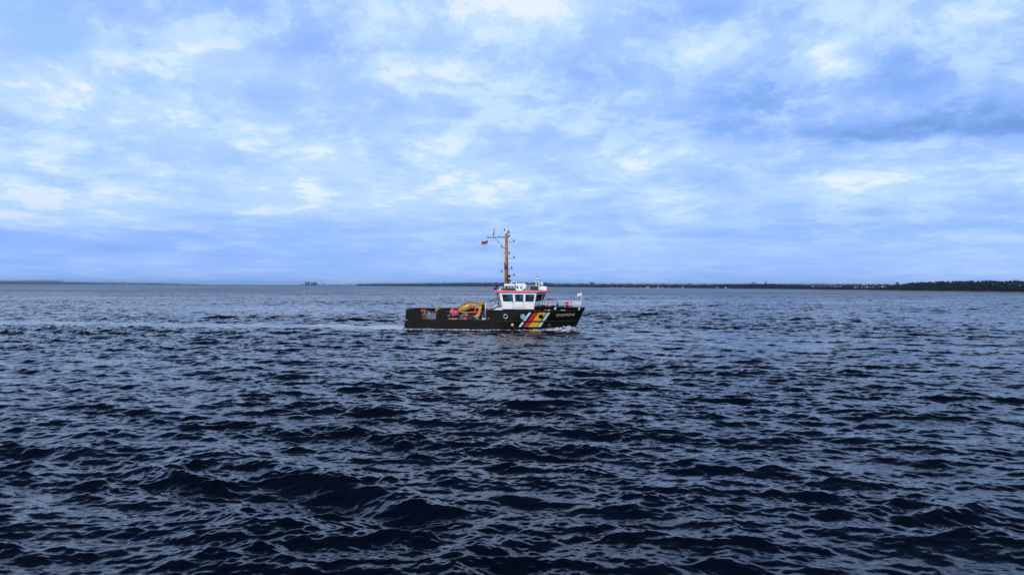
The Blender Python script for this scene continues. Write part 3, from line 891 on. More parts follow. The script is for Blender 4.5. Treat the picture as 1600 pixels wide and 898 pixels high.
tl = MB(); a_ = mp(788.6, 361.0); tl.ball((a_.x + .28, 0, a_.z + .05), .30, sx=1.0, sz=.95); tl.tube(a_ + Vector((.28, 0, -.2)), mp(791.2, 364.6), .22, .17)
tlo = tl.build('camera_dome', M['white'], mast)
MB().tube(a_ + Vector((-.10, -.05, .22)), a_ + Vector((.16, -.05, .10)), .17, n=12).build('lens', M['dark'], tlo)
for px_, py_, bx_ in ((795.3, 362.6, 791.5), (795.4, 368.0, 791.5), (803.0, 376.3, 793), (795.8, 395.0, 792), (803.2, 402.2, 793), (799.7, 418.2, 793), (803.2, 429.2, 793)):
    lm = MB(); c_ = mp(px_, py_); lm.tube(c_ + Vector((0, 0, -.17)), c_ + Vector((0, 0, .19)), .095, n=10)
    lm.tube(Vector((mp(bx_, py_).x, 0, c_.z - .15)), c_ + Vector((.02, 0, -.15)), .03)
    lo_ = lm.build('navigation_light', M['dark'], mast)
for px_, py_ in ((783.3, 423.8), (787.9, 412.0), (789, 395.5)):
    c_ = mp(px_, py_); MB().tube(c_, mp(790.5, py_ + .4), .035).tube(c_ + Vector((0, 0, -.12)), c_ + Vector((0, 0, .16)), .07).build('bracket_lamp', M['dark'], mast)
c_ = mp(790.5, 417.3, -.3); MB().box(c_.x - .27, c_.x + .27, -.42, -.18, c_.z - .36, c_.z + .36, bev=.03).build('signal_box', mat('dark_blue_box', (0.015, 0.035, 0.07), .35), mast)
c_ = mp(795.3, 431.3, -.15); MB().ball(c_, .25).tube(c_, mp(792, 432), .06).build('horn_drum', M['dark'], mast)
rs = MB(); rs.prism([L(790.5, 436.2, -.2), L(795, 435.3, -.2), L(799.3, 439.2, -.2), L(798.5, 440.4, -.2), L(795.5, 439.5, -.2), L(793.5, 442, -.2), L(792, 440.5, -.2)], -.45, .2)
rs.build('radar_scanner', M['dark'], mast)
st = MB(); st.tube(mp(783.7, 389, 0), mp(776.6, 441, -1.2), .012, n=5); st.tube(mp(787.3, 391, 0), mp(782.8, 441, -1.2), .010, n=5)
st.tube(mp(776.6, 441, -1.2), mp(776.2, 452, -1.6), .02, n=5)
st.build('rigging_line', M['grey'], mast)

# ---- aft of the wheelhouse
pp = MB()
pp.path([mp(777.3, 457.5, -2.2), mp(780.2, 479.5, -2.2)], .07); pp.path([mp(779.0, 457.5, -1.0), mp(784.0, 480, -1.0)], .06)
pp.path([mp(775.6, 457, -2.3), mp(775.6, 474, -2.3)], .03)
pp.build('roof_strut', M['dark'], ship)
cs = MB()
x0, z1 = L(771.5, 481.6, -1.8); x1, _ = L(785.5, 481, -1.8)
cs.prism([(x0, ZMAIN), (x1, ZMAIN), (x1, z1 + .25), (x1 - .5, z1 + .1), (x0 + .3, z1 - .05), (x0, z1 - .2)], -1.8, 1.8)
cs.build('aft_casing', M['white'], ship)
wi = MB(); 
for a, b, c, e in ((770.8, 774.2, 475.3, 480.8), (775.6, 778.8, 471.5, 478.0)):
    x0, z1 = L(a, c, -1.9); x1, z0 = L(b, e, -1.9); wi.box(x0, x1, -1.9, -1.3, z0, z1, 0, bev=.08)
wi.tube(mp(771.5, 474.6, -1.9), mp(771.5, 472.0, -1.9), .14); 
wb_ = wi.build('control_stand', M['white'], ship)
for a, b, c, e in ((770.4, 771.8, 473, 477.5), (776.2, 778.2, 472.6, 475.6), (776.8, 779.2, 477.6, 480.4), (772.2, 774.0, 479.4, 481.5)):
    x0, z1 = L(a, c, -1.95); x1, z0 = L(b, e, -1.95); MB().box(x0, x1, -1.97, -1.8, z0, z1, 0, bev=.04).build('control_panel', M['dark'], wb_)

# ---- crane
kr = bpy.data.objects.new('deck_crane', None); COL.objects.link(kr); kr.parent = ship
def PX(pts, y): return [L(a, b, y) for a, b in pts]
MB().prism(PX([(715.6, 483.6), (716.6, 480.8), (721.5, 477.4), (730.5, 474.0), (736, 472.9), (741, 473.1), (751, 475.2), (751, 477.4), (742, 477.6), (736, 479.0), (729, 481.2), (721, 484.2), (717.5, 486.2)], -1.0), -1.0, -.55).build('boom', M['crane'], kr)
bt = MB(); bt.path([mp(716.4, 480.8, -.98), mp(721.5, 477.0, -.98), mp(730.5, 473.5, -.98), mp(736, 472.4, -.98), mp(742, 472.8, -.98), mp(751, 474.8, -.98)], .05)
bt.path([mp(728, 481.9, -1.05), mp(735, 479.6, -1.05), mp(741, 478.2, -1.05)], .09); bt.path([mp(730, 483.5, -.9), mp(742, 480.5, -.9)], .07)
bt.build('hydraulic_hose', M['dark'], kr)
x0, z0 = L(726, 479.2, -1.03); x1, z1 = L(732.4, 476.0, -1.03)
MB().prism([(x0, z0), (x0 + .1, z0 + .14), (x1, z1 + .08), (x1 - .02, z1 - .16)], -1.025, -.995).build('boom_plate', M['white'], kr)
MB().tube(mp(723, 485.2, -1.2), mp(736, 480.2, -1.2), .10).tube(mp(736, 480.2, -1.2), mp(750, 476.2, -1.2), .06).build('hydraulic_cylinder', M['crane'], kr)
MB().prism(PX([(749.2, 477.2), (753.0, 477.8), (751.0, 488), (749.0, 493.4), (744.4, 498.4), (738.6, 498.8), (737.8, 496.6), (740.0, 493.4), (745.4, 491.6), (747.4, 486)], -1.35), -1.35, -.95).build('outer_arm', M['crane'], kr)
c_ = mp(752.4, 473.6, -1.1); MB().tube(c_ + Vector((0, -.35, 0)), c_ + Vector((0, .45, 0)), .26, n=14).build('boom_joint', M['crane'], kr)
MB().prism(PX([(750.8, 475.2), (755.6, 474.4), (756.6, 478), (755.6, 484), (754.0, 499.5), (749.5, 499.5), (751.6, 486)], -.4), -.7, .1).build('column', M['dark'], kr)
MB().tube(mp(725.5, 489.5, -1.0), mp(734, 488.2, -1.0), .09).tube(mp(734, 488.2, -1.0), mp(746, 487.0, -1.0), .11).tube(mp(743.0, 479, -1.0), mp(742.0, 490, -1.0), .08).build('stabiliser_arm', M['orange'], kr)
MB().path([mp(719, 486.2, -1.0), mp(723, 488.8, -1.0), mp(729, 490.0, -1.0)], .11).build('boom_tip', mat('olive_yellow', (.35, .28, .05), .5, var=.3), kr)
# bow rail
br = MB()
zt_r = L(870, 470.6, -2.6)[1]
def edge_pt(x, z, sd_, ins=.22): return (x, sd_ * max(hb(x, ZMAIN + .6) - ins, .06), z)
xs_r = np.concatenate([np.linspace(L(845, 471, -3)[0], L(890, 471, -2)[0], 7), np.linspace(L(894, 471, -1.5)[0], XTIP - .55, 6)])
for sd_ in (-1, 1):
    xf = np.linspace(xs_r[0], xs_r[-1], 24)
    for f in (0.0, .50): 
        br.path([edge_pt(x, zt_r - f * (zt_r - ztop(x)) - .0, sd_) for x in xf], .028, n=5)
    for i, x in enumerate(xs_r): br.tube(edge_pt(x, ztop(x) - .05, sd_), edge_pt(x, zt_r, sd_), .036 if i % 3 else .045, n=6)
br.tube(edge_pt(xs_r[-1], zt_r, -1), edge_pt(xs_r[-1], zt_r, 1), .028)
br.build('bow_rail', M['white'], ship)
js = MB(); jx = L(908.2, 470, 0)[0]; js.tube((jx, 0, ZBOWT - .2), (jx, 0, L(908.2, 456.2, 0)[1]), .05, .035); js.build('jackstaff', M['white'], ship)
wn = MB(); xw = L(886, 478, 0)[0]; wn.box(xw - .5, xw + .5, -.6, .6, ZMAIN, ZMAIN + .9, bev=.06); wn.tube((xw, -.9, ZMAIN + 1.0), (xw, .9, ZMAIN + 1.0), .3, n=16)
wn.build('anchor_winch', mat('winch_red', (.38, .03, .05), .5, var=.3), ship)

# ---- loose things on the vessel
def flag_mesh(w_, h_, cols, wav, name, mats):
    mb = MB(); nu, nv = 14, 6; th = .006
    for sgn in (0, 1):
        P = []
        for j in range(nv + 1):
            for i in range(nu + 1):
                u, v_ = i / nu, j / nv
                P.append((-w_ * u, wav * math.sin(u * 7 + v_ * 1.2) * u + sgn * th, -h_ * v_ - .25 * h_ * u * math.sin(u * 2.2) + .04 * math.sin(u * 9)))
        b = len(mb.v)
        for j in range(nv):
            m_ = cols[j * len(cols) // nv]
            mb.poly([], [])
        mb.v += P
        for j in range(nv):
            for i in range(nu):
                f = [b + j * (nu + 1) + i, b + (j + 1) * (nu + 1) + i, b + (j + 1) * (nu + 1) + i + 1, b + j * (nu + 1) + i + 1]
                mb.f.append(f if sgn else f[::-1]); mb.mi.append(cols[j * len(cols) // nv]); mb.sm.append(True)
    return mb.build(name, mats)
fx, fz = L(762.2, 376.2, 0)
fg = flag_mesh(1.05, .66, [0, 1, 2], .09, 'national_flag', [mat('flag_black', (.04, .035, .06), .8), mat('flag_red', (.36, .07, .09), .8), mat('flag_gold', (.62, .42, .22), .8)])
on_boat(fg, fx, 0, fz)
tag(fg, 'small black red and gold flag flying from the yard of the mast', 'flag')
fx, fz = L(908.0, 457.6, 0)
fg = flag_mesh(.60, .42, [0], .07, 'jack_flag', [mat('flag_white', (.75, .78, .82), .8)])
on_boat(fg, fx, 0, fz)
tag(fg, 'small pale flag on the white jackstaff at the very bow', 'flag')
hy = MB(); a = Vector(mp(762, 371)); b = Vector(mp(762.2, 376.4)); hy.tube(a, b, .012, n=5); hy.build('halyard', M['grey'], ship)

ZD = ZSILL - .035
def deck(px, y): return L(px, 495, y)[0]
def thing(mb, name, mats, px, y, z, label, cat, group=None):
    o = mb.build(name, mats); on_boat(o, deck(px, y), y, z); return tag(o, label, cat, group)
for (px_, y_, r_, lb) in ((707.2, -1.6, .46, 'red ball float on the work deck, the aft one of the pair'),
                          (713.2, -1.9, .42, 'red ball float on the work deck, directly under the yellow crane tip')):
    s_ = MB(); zc = L(px_, 487.0 if px_ < 710 else 488.6, y_)[1] - ZD
    s_.ball((0, 0, zc), r_, sz=1.05); s_.ball((0, 0, zc + r_ * 1.0), .12)
    s_.box(-.34, .34, -.30, .30, 0, .10, 1, bev=.02)
    for a in (-.26, .26):
        for b in (-.22, .22): s_.tube((a, b, .08), (a * .8, b * .8, zc - r_ * .55), .045, m=1)
    thing(s_, 'ball_float', [M['float_'], M['dark']], px_, y_, ZD, lb, 'float', 'red ball floats on the work deck')
s_ = MB(); s_.prism([(-.62, 0), (.58, 0), (.60, .98), (.05, 1.12), (-.55, .82), (-.66, .6)], -.6, .6)
thing(s_, 'covered_crate', M['tarp'], 677, -2.2, ZD, 'grey tarpaulin covered crate beside the middle bulwark post', 'crate')
s_ = MB(); s_.box(-.08, .10, -.1, .1, 0, 1.55, bev=.02); s_.box(-.08, .62, -.1, .1, 1.35, 1.55, bev=.03); s_.box(-.08, .55, -.1, .1, .95, 1.10, bev=.03); s_.box(.5, .62, -.1, .1, .95, 1.5, bev=.02); s_.box(-.3, .5, -.3, .3, 0, .12, bev=.02)
thing(s_, 'stern_bollard_frame', M['orange'], 658.6, -2.5, ZD, 'red steel frame standing near the stern bulwark', 'frame')
s_ = MB(); s_.box(-.36, .36, -.25, .25, 0, .55, bev=.05); s_.box(-.38, .38, -.27, .27, .5, .62, bev=.03)
thing(s_, 'cream_locker', M['cream'], 662.8, -1.6, ZD, 'low cream locker behind the red steel frame', 'locker')
s_ = MB(); s_.ball((0, 0, .95), .14); s_.tube((0, 0, 0), (0, 0, .9), .04); s_.box(-.15, .15, -.15, .15, 0, .05)
thing(s_, 'white_lamp_post', M['white'], 671.6, -2.6, ZD, 'short post with a white ball top beside the covered crate', 'lamp')
s_ = MB()
for k in range(5): s_.box(-.95, .95, -.5 + k * .2, -.32 + k * .2, .10 * (k % 2), .10 * (k % 2) + .09, bev=.01)
thing(s_, 'timber_stack', M['wood'], 706, -2.4, ZD, 'low stack of timber lying under the red floats', 'timber')
s_ = MB()
for k in range(5): s_.ring((0.06 * k, 0, .12 + .13 * k), .36 - .04 * k, .08, axis='z', n=18)
thing(s_, 'rope_coil', M['rope'], 700.5, -1.2, ZD, 'coil of tan rope beside the middle bulwark post', 'rope')
s_ = MB()
for k in range(5): s_.ring((0, 0, .09 + .15 * k), .42 - .03 * k, .09, axis='z', n=18)
o = s_.build('rope_coil', M['rope']); zz = ZBUL - .02
on_boat(o, L(686, 482, HB)[0], HB - .55, L(686, 483.5, HB - .5)[1] - .25); tag(o, 'heap of brown rope along the top of the far bulwark', 'rope')
s_ = MB(); s_.box(-.5, .5, -.12, .3, -.0, L(686, 483.5, HB - .5)[1] - .25 - ZD, bev=.02)
thing(s_, 'dark_locker', M['dark'], 686, HB - .55, ZD, 'dark locker against the far bulwark under the brown rope', 'locker')
s_ = MB(); s_.tube((0, 0, 0), (0, 0, .85), .28, n=18); s_.ring((0, 0, .3), .28, .02, axis='z'); s_.ring((0, 0, .6), .28, .02, axis='z'); s_.tube((0, 0, .85), (0, 0, .87), .24, n=18)
thing(s_, 'blue_drum', M['blue'], 755.4, -1.9, ZD, 'dark blue drum between the crane column and the raised hull', 'drum')
s_ = MB(); s_.box(-.3, .3, -.2, .2, 0, .30, bev=.05); s_.box(-.22, .22, -.15, .15, .3, .36, bev=.02)
thing(s_, 'teal_box', M['teal'], 746.5, -2.4, ZD, 'small teal box on deck at the foot of the crane arm', 'box')
s_ = MB(); s_.box(-.28, .28, -.2, .2, 0, .35, bev=.05); s_.ring((0, -.22, .2), .1, .02)
thing(s_, 'cream_crate', M['cream'], 756.0, -2.6, ZD, 'small pale crate on deck in front of the blue drum', 'crate')
s_ = MB(); s_.tube((0, 0, 0), (0, 0, .14), .34, .30, 16); s_.tube((0, 0, .14), (0, 0, .62), .28, .05, 16)
thing(s_, 'cone_marker', M['white'], 756.5, 1.2, ZBUL - .75, 'white cone marker on the winch box behind the crane', 'cone')
s_ = MB(); s_.box(-.45, .45, -.45, .45, 0, ZBUL - .75 - ZD, bev=.04); s_.box(-.4, .4, -.47, .47, .4, .5)
thing(s_, 'winch_box', M['blue'], 756.0, 1.2, ZD, 'blue winch box under the white cone marker', 'box')
s_ = MB(); s_.ball((0, 0, .18), .26, sx=1.3, sz=.75); s_.tube((.28, 0, .18), (.42, 0, .18), .05)
o = s_.build('fender', M['float_']); on_boat(o, L(765, 484, -2.6)[0], -2.6, ZMAIN); tag(o, 'pink oval fender lying on the raised hull behind the wheelhouse', 'fender')
s_ = MB(); s_.ring((0, 0, .37), .28, .085, n=24, k=8)
for k in range(4):
    a = math.pi / 4 + k * math.pi / 2; s_.ball((.28 * math.cos(a), 0, .37 + .28 * math.sin(a)), .1, 1)
o = s_.build('life_ring', [M['float_'], M['white']]); on_boat(o, L(857.2, 476.5, -2.3)[0], -2.2, ZFORE - .05); tag(o, 'red life ring hung behind the bow rail next to the wheelhouse', 'life ring')
s_ = MB(); s_.ring((0, 0, .37), .26, .09, n=24, k=8)
for k in range(4):
    a = math.pi / 4 + k * math.pi / 2; s_.ball((.26 * math.cos(a), 0, .37 + .26 * math.sin(a)), .1, 1)
o = s_.build('life_ring', [M['float_'], M['white']]); on_boat(o, L(891, 476.5, -1.3)[0], -1.25, ZFORE - .02); tag(o, 'red life ring hung on the bow rail nearest the jackstaff', 'life ring')
s_ = MB(); s_.box(-.26, .26, -.25, .25, 0, 1.05, bev=.05); s_.box(-.3, .3, -.28, .28, 1.0, 1.1, bev=.03); s_.box(-.2, .2, -.27, -.24, .3, .8)
o = s_.build('bow_locker', M['blue']); on_boat(o, L(871, 476.5, -.5)[0], -.5, ZMAIN); tag(o, 'dark blue locker on the foredeck between the two life rings', 'locker')

s_ = MB(); s_.tube((0, -.5, .42), (0, .5, .42), .22, n=16); s_.ring((0, -.5, .42), .36, .05); s_.ring((0, .5, .42), .36, .05); s_.box(-.35, .35, -.55, -.45, 0, .12); s_.box(-.35, .35, .45, .55, 0, .12)
thing(s_, 'cable_reel', M['grey'], 722.5, -1.7, ZD, 'grey cable reel on deck below the folded crane boom', 'reel')
s_ = MB(); s_.box(-.7, .7, -.35, .35, 0, .5, bev=.04); s_.box(-.72, .72, -.37, .37, .46, .56, bev=.02)
thing(s_, 'dark_chest', M['dark'], 733, -1.9, ZD, 'long dark chest on deck between the cable reel and the crane arm', 'chest')
s_ = MB()
for k in range(4): s_.ring((0, 0, .06 + .1 * k), .30 - .02 * k, .06, axis='z', n=16)
thing(s_, 'rope_coil', M['orange'], 727.5, -2.5, ZD, 'small orange rope coil in front of the cable reel', 'rope')
s_ = MB(); s_.box(-.9, .9, -.3, .3, 0, .7, bev=.04); s_.box(-.6, .2, -.32, .32, .7, .95, bev=.04)
thing(s_, 'steel_locker', M['grey'], 666, 2.5, ZD, 'grey steel locker against the far bulwark near the stern', 'locker')

# ---- foam thrown up along the hull
def foam_material():
    m = bpy.data.materials.new('white_foam'); m.use_nodes = True
    nt = m.node_tree; q = G(nt); p = nt.nodes['Principled BSDF']
    t = N(nt, 'ShaderNodeTexCoord')
    f = q.noise(t.outputs['Object'], 2.6, 7, .7, .4)
    nt.links.new(q.mix(q.rng(f, .40, .62), (.05, .09, .16), (.82, .86, .90)), p.inputs['Base Color'])
    p.inputs['Roughness'].default_value = .7
    b = N(nt, 'ShaderNodeBump'); b.inputs['Distance'].default_value = .12
    nt.links.new(f, b.inputs['Height']); nt.links.new(b.outputs[0], p.inputs['Normal'])
    return m
def build_foam():
    rnd = random.Random(4)
    mb = MB(); nx, nw = 260, 12
    for sd_ in (-1, 1):
        P = []
        for i in range(nx + 1):
            x = xa(.2) - .2 + (xs(.5) + 1.3 - xa(.2)) * i / nx
            base = hb(min(x, xs(.2) - .02), .2)
            k = (x - 6.0) / (xs(.5) - 6.0)
            h = .13 + .05 * math.sin(x * 2.1) * math.sin(x * .9 + 1)
            wd = .55
            if k > 0:
                h += .46 * math.sin(min(1, k) ** 1.6 * math.pi * .56) ; wd += 1.0 * k
                if k > .96: h *= max(0.0, 1 - (k - .96) * 6.0)
            h *= 1 + .10 * math.sin(x * 5.3 + 2 * math.sin(x * 1.7)) + rnd.uniform(-.07, .07)
            for j in range(nw + 1):
                w_ = j / nw
                y = base - .12 + wd * w_
                prof = (1 - w_) ** 1.1 * (1 + .8 * math.sin(w_ * 3.2)) - .12 * w_
                z = h * prof + rnd.uniform(-.03, .03) * (1 if k < .2 else 2.2) - .05
                P.append((x + rnd.uniform(-.03, .03), sd_ * y, z))
        w2 = nw + 1
        mb.poly(P, [(i * w2 + j, i * w2 + j + 1, (i + 1) * w2 + j + 1, (i + 1) * w2 + j) for i in range(nx) for j in range(nw)], 0, True)
    # flecks of spray in front of the stem and along the bow wave
    for k in range(420):
        x = xs(.3) - rnd.expovariate(.45) + .9; 
        y = -(hb(min(x, xs(.3) - .02), .2) + rnd.uniform(0, 1.3)); z = abs(rnd.gauss(0, .26)) + .02
        r = rnd.uniform(.015, .05)
        mb.poly([(x, y, z + r), (x + r, y, z), (x, y + r, z), (x - r, y, z), (x, y - r, z), (x, y, z - r)],
                [(0, 1, 2), (0, 2, 3), (0, 3, 4), (0, 4, 1), (5, 2, 1), (5, 3, 2), (5, 4, 3), (5, 1, 4)])
    o = mb.build('foam', foam_material()); o.matrix_world = BM
    tag(o, 'white foam of the bow wave and wash along the black hull', 'foam', kind='stuff')
build_foam()

# ------------------------------------------------------------------ far shores
def hy(px): return HORIZ + (px - 800.0) * math.tan(ROLL)
def interp(tab, px):
    return float(np.interp(px, [t[0] for t in tab], [t[1] for t in tab]))
def zat(px, py, d):
    """Height of the point seen at row py when it stands at ground distance d."""
    return at(px, py, d).z
def gxy(px, d):
    p = at(px, hy(px), d); return p.x, p.y
M['land'] = mat('winter_field', (0.075, 0.075, 0.035), .95, var=.5, vscale=.004)
M['dune'] = mat('dark_heath', (0.009, 0.009, 0.007), .95, var=.6, vscale=.02)
M['sand'] = mat('beach_sand', (0.26, 0.17, 0.13), .95, var=.3, vscale=.02)
M['twig'] = mat('bare_twigs', (0.006, 0.007, 0.006), .95, var=.5, vscale=.05)
M['twig_far'] = mat('evergreen_twigs', (0.008, 0.014, 0.014), .95, var=.5, vscale=.01)
M['twig_hazed'] = mat('hazed_trees', (0.045, 0.05, 0.045), .95, var=.5, vscale=.01)  # lighter copy of the far twigs, distance haze put into the colour
M['bark'] = mat('dark_bark', (0.03, 0.025, 0.02), .9, var=.3)
M['wall_w'] = mat('pale_render', (0.62, 0.60, 0.56), .8, var=.1)
M['wall_r'] = mat('brick_wall', (0.28, 0.17, 0.14), .85, var=.2)
M['tile'] = mat('red_roof_tiles', (0.22, 0.11, 0.09), .8, var=.25)
M['slate'] = mat('grey_roof_slates', (0.10, 0.12, 0.15), .7, var=.25)
M['black'] = mat('dark_pane', (0.02, 0.025, 0.03), .3)

def land(name, label, pxs, dist, rise, sand=.6, back=900.0, m_top='land'):
    """Strip of low land: beach, bank and the ground behind it. rise(px) is the height behind the beach."""
    prof = [(-8, -1.2), (0, 0.12), (7, 0.55), (12, 1.2), (30, None), (back * .35, None), (back, None)]
    P = []
    for px in pxs:
        d0 = dist(px)
        for k, (off, h) in enumerate(prof):
            x, y = gxy(px, d0 + off)
            z = h if h is not None else rise(px) * (.25, .8, 1.0)[k - 4]
            P.append((x, y, z + (0.25 * math.sin(px * 1.7 + k) if h is None else 0)))
    n = len(prof); mb = MB()
    for i in range(len(pxs) - 1):
        for k in range(n - 1):
            a = i * n + k
            mb.f.append([a, a + n, a + n + 1, a + 1]); mb.mi.append(0 if k < 3 else 1); mb.sm.append(True)
    mb.v = P
    o = mb.build(name, [M['sand'], M[m_top]]); o['kind'] = 'structure'; o['label'] = label
    return o

def clumps(mb, x, y, z0, z1, w, n, r, rnd, m=0, cone=False):
    """Leafless twig clumps, small crossed faces, spread between z0 and z1 round (x, y)."""
    for _ in range(n):
        u = rnd.random(); a = rnd.uniform(0, 2 * math.pi); q = math.sqrt(rnd.random())
        ww = w * (math.sin(math.pi * (0.12 + .84 * u)) ** .6 if not cone else (1 - u * .9))
        c = Vector((x + ww * q * math.cos(a), y + ww * q * math.sin(a), z0 + (z1 - z0) * u))
        d1 = Vector((rnd.gauss(0, 1), rnd.gauss(0, 1), rnd.gauss(0, 1))).normalized()
        d2 = d1.orthogonal().normalized(); s_ = r * rnd.uniform(.5, 1.4)
        d3 = d1.cross(d2)
        mb.poly([c - d1 * s_, c + d2 * s_ * .7, c + d1 * s_, c - d2 * s_ * .7, c + d3 * s_ * .8], [(0, 1, 4), (1, 2, 4), (2, 3, 4), (3, 0, 4), (3, 2, 1, 0)], m)

def wood(label, p0, p1, step_m, dist, top, base, depth, r, seed, m, skip=None):
    rnd = random.Random(seed); mb = MB()
    px = p0
    while px < p1:
        dd = dist(px)
        px += step_m * FPX / dd * rnd.uniform(.6, 1.4)
        for row in range(depth):
            d0 = dd + 16 + row * 14 + rnd.uniform(-6, 6)
            zt = zat(px, top(px), d0) * rnd.uniform(.92, 1.01)
            zb = base(px) + (0 if row == 0 else .5)
            if row == 0: zt = zb + (zt - zb) * rnd.uniform(.35, .75)
            if zt < zb + 1.5: zt = zb + rnd.uniform(1, 2.2)
            if skip and row == 0 and skip(px): continue
            x, y = gxy(px, d0)
            w = (zt - zb) * rnd.uniform(.30, .5)
            clumps(mb, x, y, zb - .5, zt, w, 15, max(r, (zt - zb) * .15), rnd, 0)
            mb.tube((x, y, zb - 1), (x, y, zb + (zt - zb) * .6), .3, .1, 4, 0, False)
    o = mb.build('woodland', M[m]); return tag(o, label, 'woodland', kind='stuff')

# right-hand shore, running from a kilometre off to the far bay
SH = [(740, 1.62), (850, 1.75), (1000, 2.25), (1200, 3.1), (1300, 3.9), (1400, 4.7), (1500, 5.45), (1600, 6.3), (1750, 7.9), (1950, 10.5)]
d_near = lambda px: CAM_H * FPX / interp(SH, px)
R_NEAR = [(740, 2), (1170, 3), (1400, 4), (1425, 6), (1500, 9), (1950, 8)]
land('shore', 'dark heath shore with a thin strip of sand on the right', [740 + 12 * i for i in range(101)], d_near, lambda px: interp(R_NEAR, px), m_top='dune')
TOPN = [(740, 447.2), (820, 446.6), (880, 445.2), (1000, 445.0), (1100, 445.4), (1165, 444.2), (1210, 443.6), (1240, 445.4), (1330, 445.8), (1408, 445.6), (1418, 442.4), (1440, 441.2), (1470, 439.6), (1530, 439.0), (1600, 438.6), (1750, 437.5), (1950, 436)]
gap1 = lambda px: (1265 < px < 1300) or (1395 < px < 1412) or (1470 < px < 1540) or (1330 < px < 1350)
wood('dark leafless wood along the right shore', 790, 1930, 4.2, d_near, lambda px: interp(TOPN, px), lambda px: .3 * interp(R_NEAR, px), 5, 1.0, 3, 'twig', gap1)
# far bay behind it
d_far = lambda px: 4900.0 if px > 640 else 4900.0 + (640 - px) * 14
TOPF = [(555, 444.0), (600, 442.8), (640, 442.2), (700, 441.7), (760, 441.2), (850, 441.2), (866, 442.2), (900, 442.7), (1000, 442.9), (1100, 443.3), (1200, 443.2), (1300, 443.4), (1410, 443.8), (1460, 444)]
land('hills', 'low blue wooded hills behind the vessel', [548 + 12 * i for i in range(80)], d_far, lambda px: max(2, (zat(px, interp(TOPF, px), 5200) - 9)), m_top='dune', back=1200)
wood('blue hazy forest on the low hills behind the vessel', 556, 1460, 9.0, lambda px: d_far(px) + 200, lambda px: interp(TOPF, px), lambda px: 2.0, 3, 3.0, 7, 'twig_far')
# low land between
d_mid = lambda px: 7600.0
TOPM = [(335, 444.1), (400, 444.3), (470, 443.8), (478, 443.5), (497, 443), (505, 442.8), (526, 443.6), (545, 442.9), (560, 442.5), (590, 442.2), (640, 443.5), (680, 445)]
land('shore', 'thin hazy spit of low land left of the vessel', [300 + 12 * i for i in range(30)], d_mid, lambda px: 3.0 if px > 330 else 1.0)
wood('thin hazy line of trees on the low spit', 360, 640, 26.0, d_mid, lambda px: interp(TOPM, px) + (.9 if px < 470 else 0), lambda px: 2.5, 2, 4.0, 9, 'twig_far', lambda px: random.random() < .3)
# far left coast with its villages
d_left = lambda px: 9600.0
TOPL = [(-150, 438.8), (0, 438.4), (60, 438.4), (92, 438.6), (98, 439.5), (140, 440.4), (170, 440.6), (230, 441.4), (300, 443.3), (340, 444.2)]
land('hills', 'pale hazy coast of low fields on the far left', [-160 + 10 * i for i in range(50)], d_left, lambda px: max(1.2, zat(px, interp(TOPL, px), 10200) - 6), back=1200)
wood('hazy dark tree belt along the ridge of the far left coast', -150, 94, 30.0, lambda px: 10150.0, lambda px: interp(TOPL, px) - .9, lambda px: zat(px, interp(TOPL, px) + .6, 10150), 2, 5.0, 12, 'twig_hazed')
wood('faint scattered trees among the villages on the far left coast', 94, 305, 42.0, lambda px: 9900.0, lambda px: interp(TOPL, px) - .5, lambda px: zat(px, interp(TOPL, px) + .9, 9900), 2, 4.0, 13, 'twig_hazed')

def tree(px, py_top, d, zbase, width, label, seed, m='twig', group=None):
    rnd = random.Random(seed); x, y = gxy(px, d); h = zat(px, py_top, d) - zbase
    o = bpy.data.objects.new('tree', None); COL.objects.link(o); o.location = (x, y, zbase); tag(o, label, 'tree', group)
    t = MB(); t.tube((0, 0, -1), (0, 0, h * .55), h * .028, h * .012, 7)
    for k in range(9):
        a = rnd.uniform(0, 6.28); z0 = h * rnd.uniform(.22, .5); l = width * rnd.uniform(.3, .46)
        t.tube((0, 0, z0), (l * math.cos(a), l * math.sin(a), min(h * .9, z0 + l * .9)), h * .012, h * .004, 5)
    t.build('trunk', M['bark'], o)
    c = MB()
    for k in range(11):
        a = rnd.uniform(0, 6.28); rr = width * .5 * rnd.uniform(.1, .75)
        cx, cy, cz = rr * math.cos(a), rr * math.sin(a), h * rnd.uniform(.38, .85)
        clumps(c, cx, cy, cz - h * .13, min(h, cz + h * .16), width * .2, 36, width * .035, rnd)
    c.build('crown', M[m], o)
    return o
tree(925.0, 439.4, 4600, 2, 34, 'broad hazy tree standing above the shore just right of the vessel', 1, 'twig_far')
tree(982.5, 440.9, 4500, 2, 22, 'small round tree above the houses, right of the broad tree', 2, 'twig_far')
tree(1177.0, 439.8, 2560, 2, 15, 'bare tree on the right shore, left of a close pair of trees', 3)
tree(1194.5, 438.4, 2540, 2, 15, 'taller bare tree of the close pair on the right shore', 4)
tree(1402.5, 439.6, 1690, 3, 13, 'single round bare tree on the low stretch of right shore', 5)
tree(1425.5, 439.6, 1640, 4, 6, 'thin bare tree where the dark wood begins to rise', 6)
tree(1444.0, 439.8, 1600, 5, 7, 'small tree rising out of the dark wood on the right', 7)
for px_, w_, t_, l_ in ((480.5, 50, 439.8, 'left block of the two hazy groves on the low spit'), (491.0, 56, 440.3, 'right block of the two hazy groves on the low spit')):
    rnd = random.Random(int(px_)); mb = MB()
    x, y = gxy(px_, 7700); zt = zat(px_, t_, 7700)
    for k in range(9):
        xx = x - w_ / 2 + w_ * (k + .5) / 9; clumps(mb, xx, y + rnd.uniform(-12, 12), 1.5, zt * rnd.uniform(.88, 1.0), 6.5, 50, 2.6, rnd)
        mb.tube((xx, y, 0), (xx, y, zt * .6), .6, .3, 5)
    tag(mb.build('grove', M['twig_far']), l_, 'grove', kind='stuff')

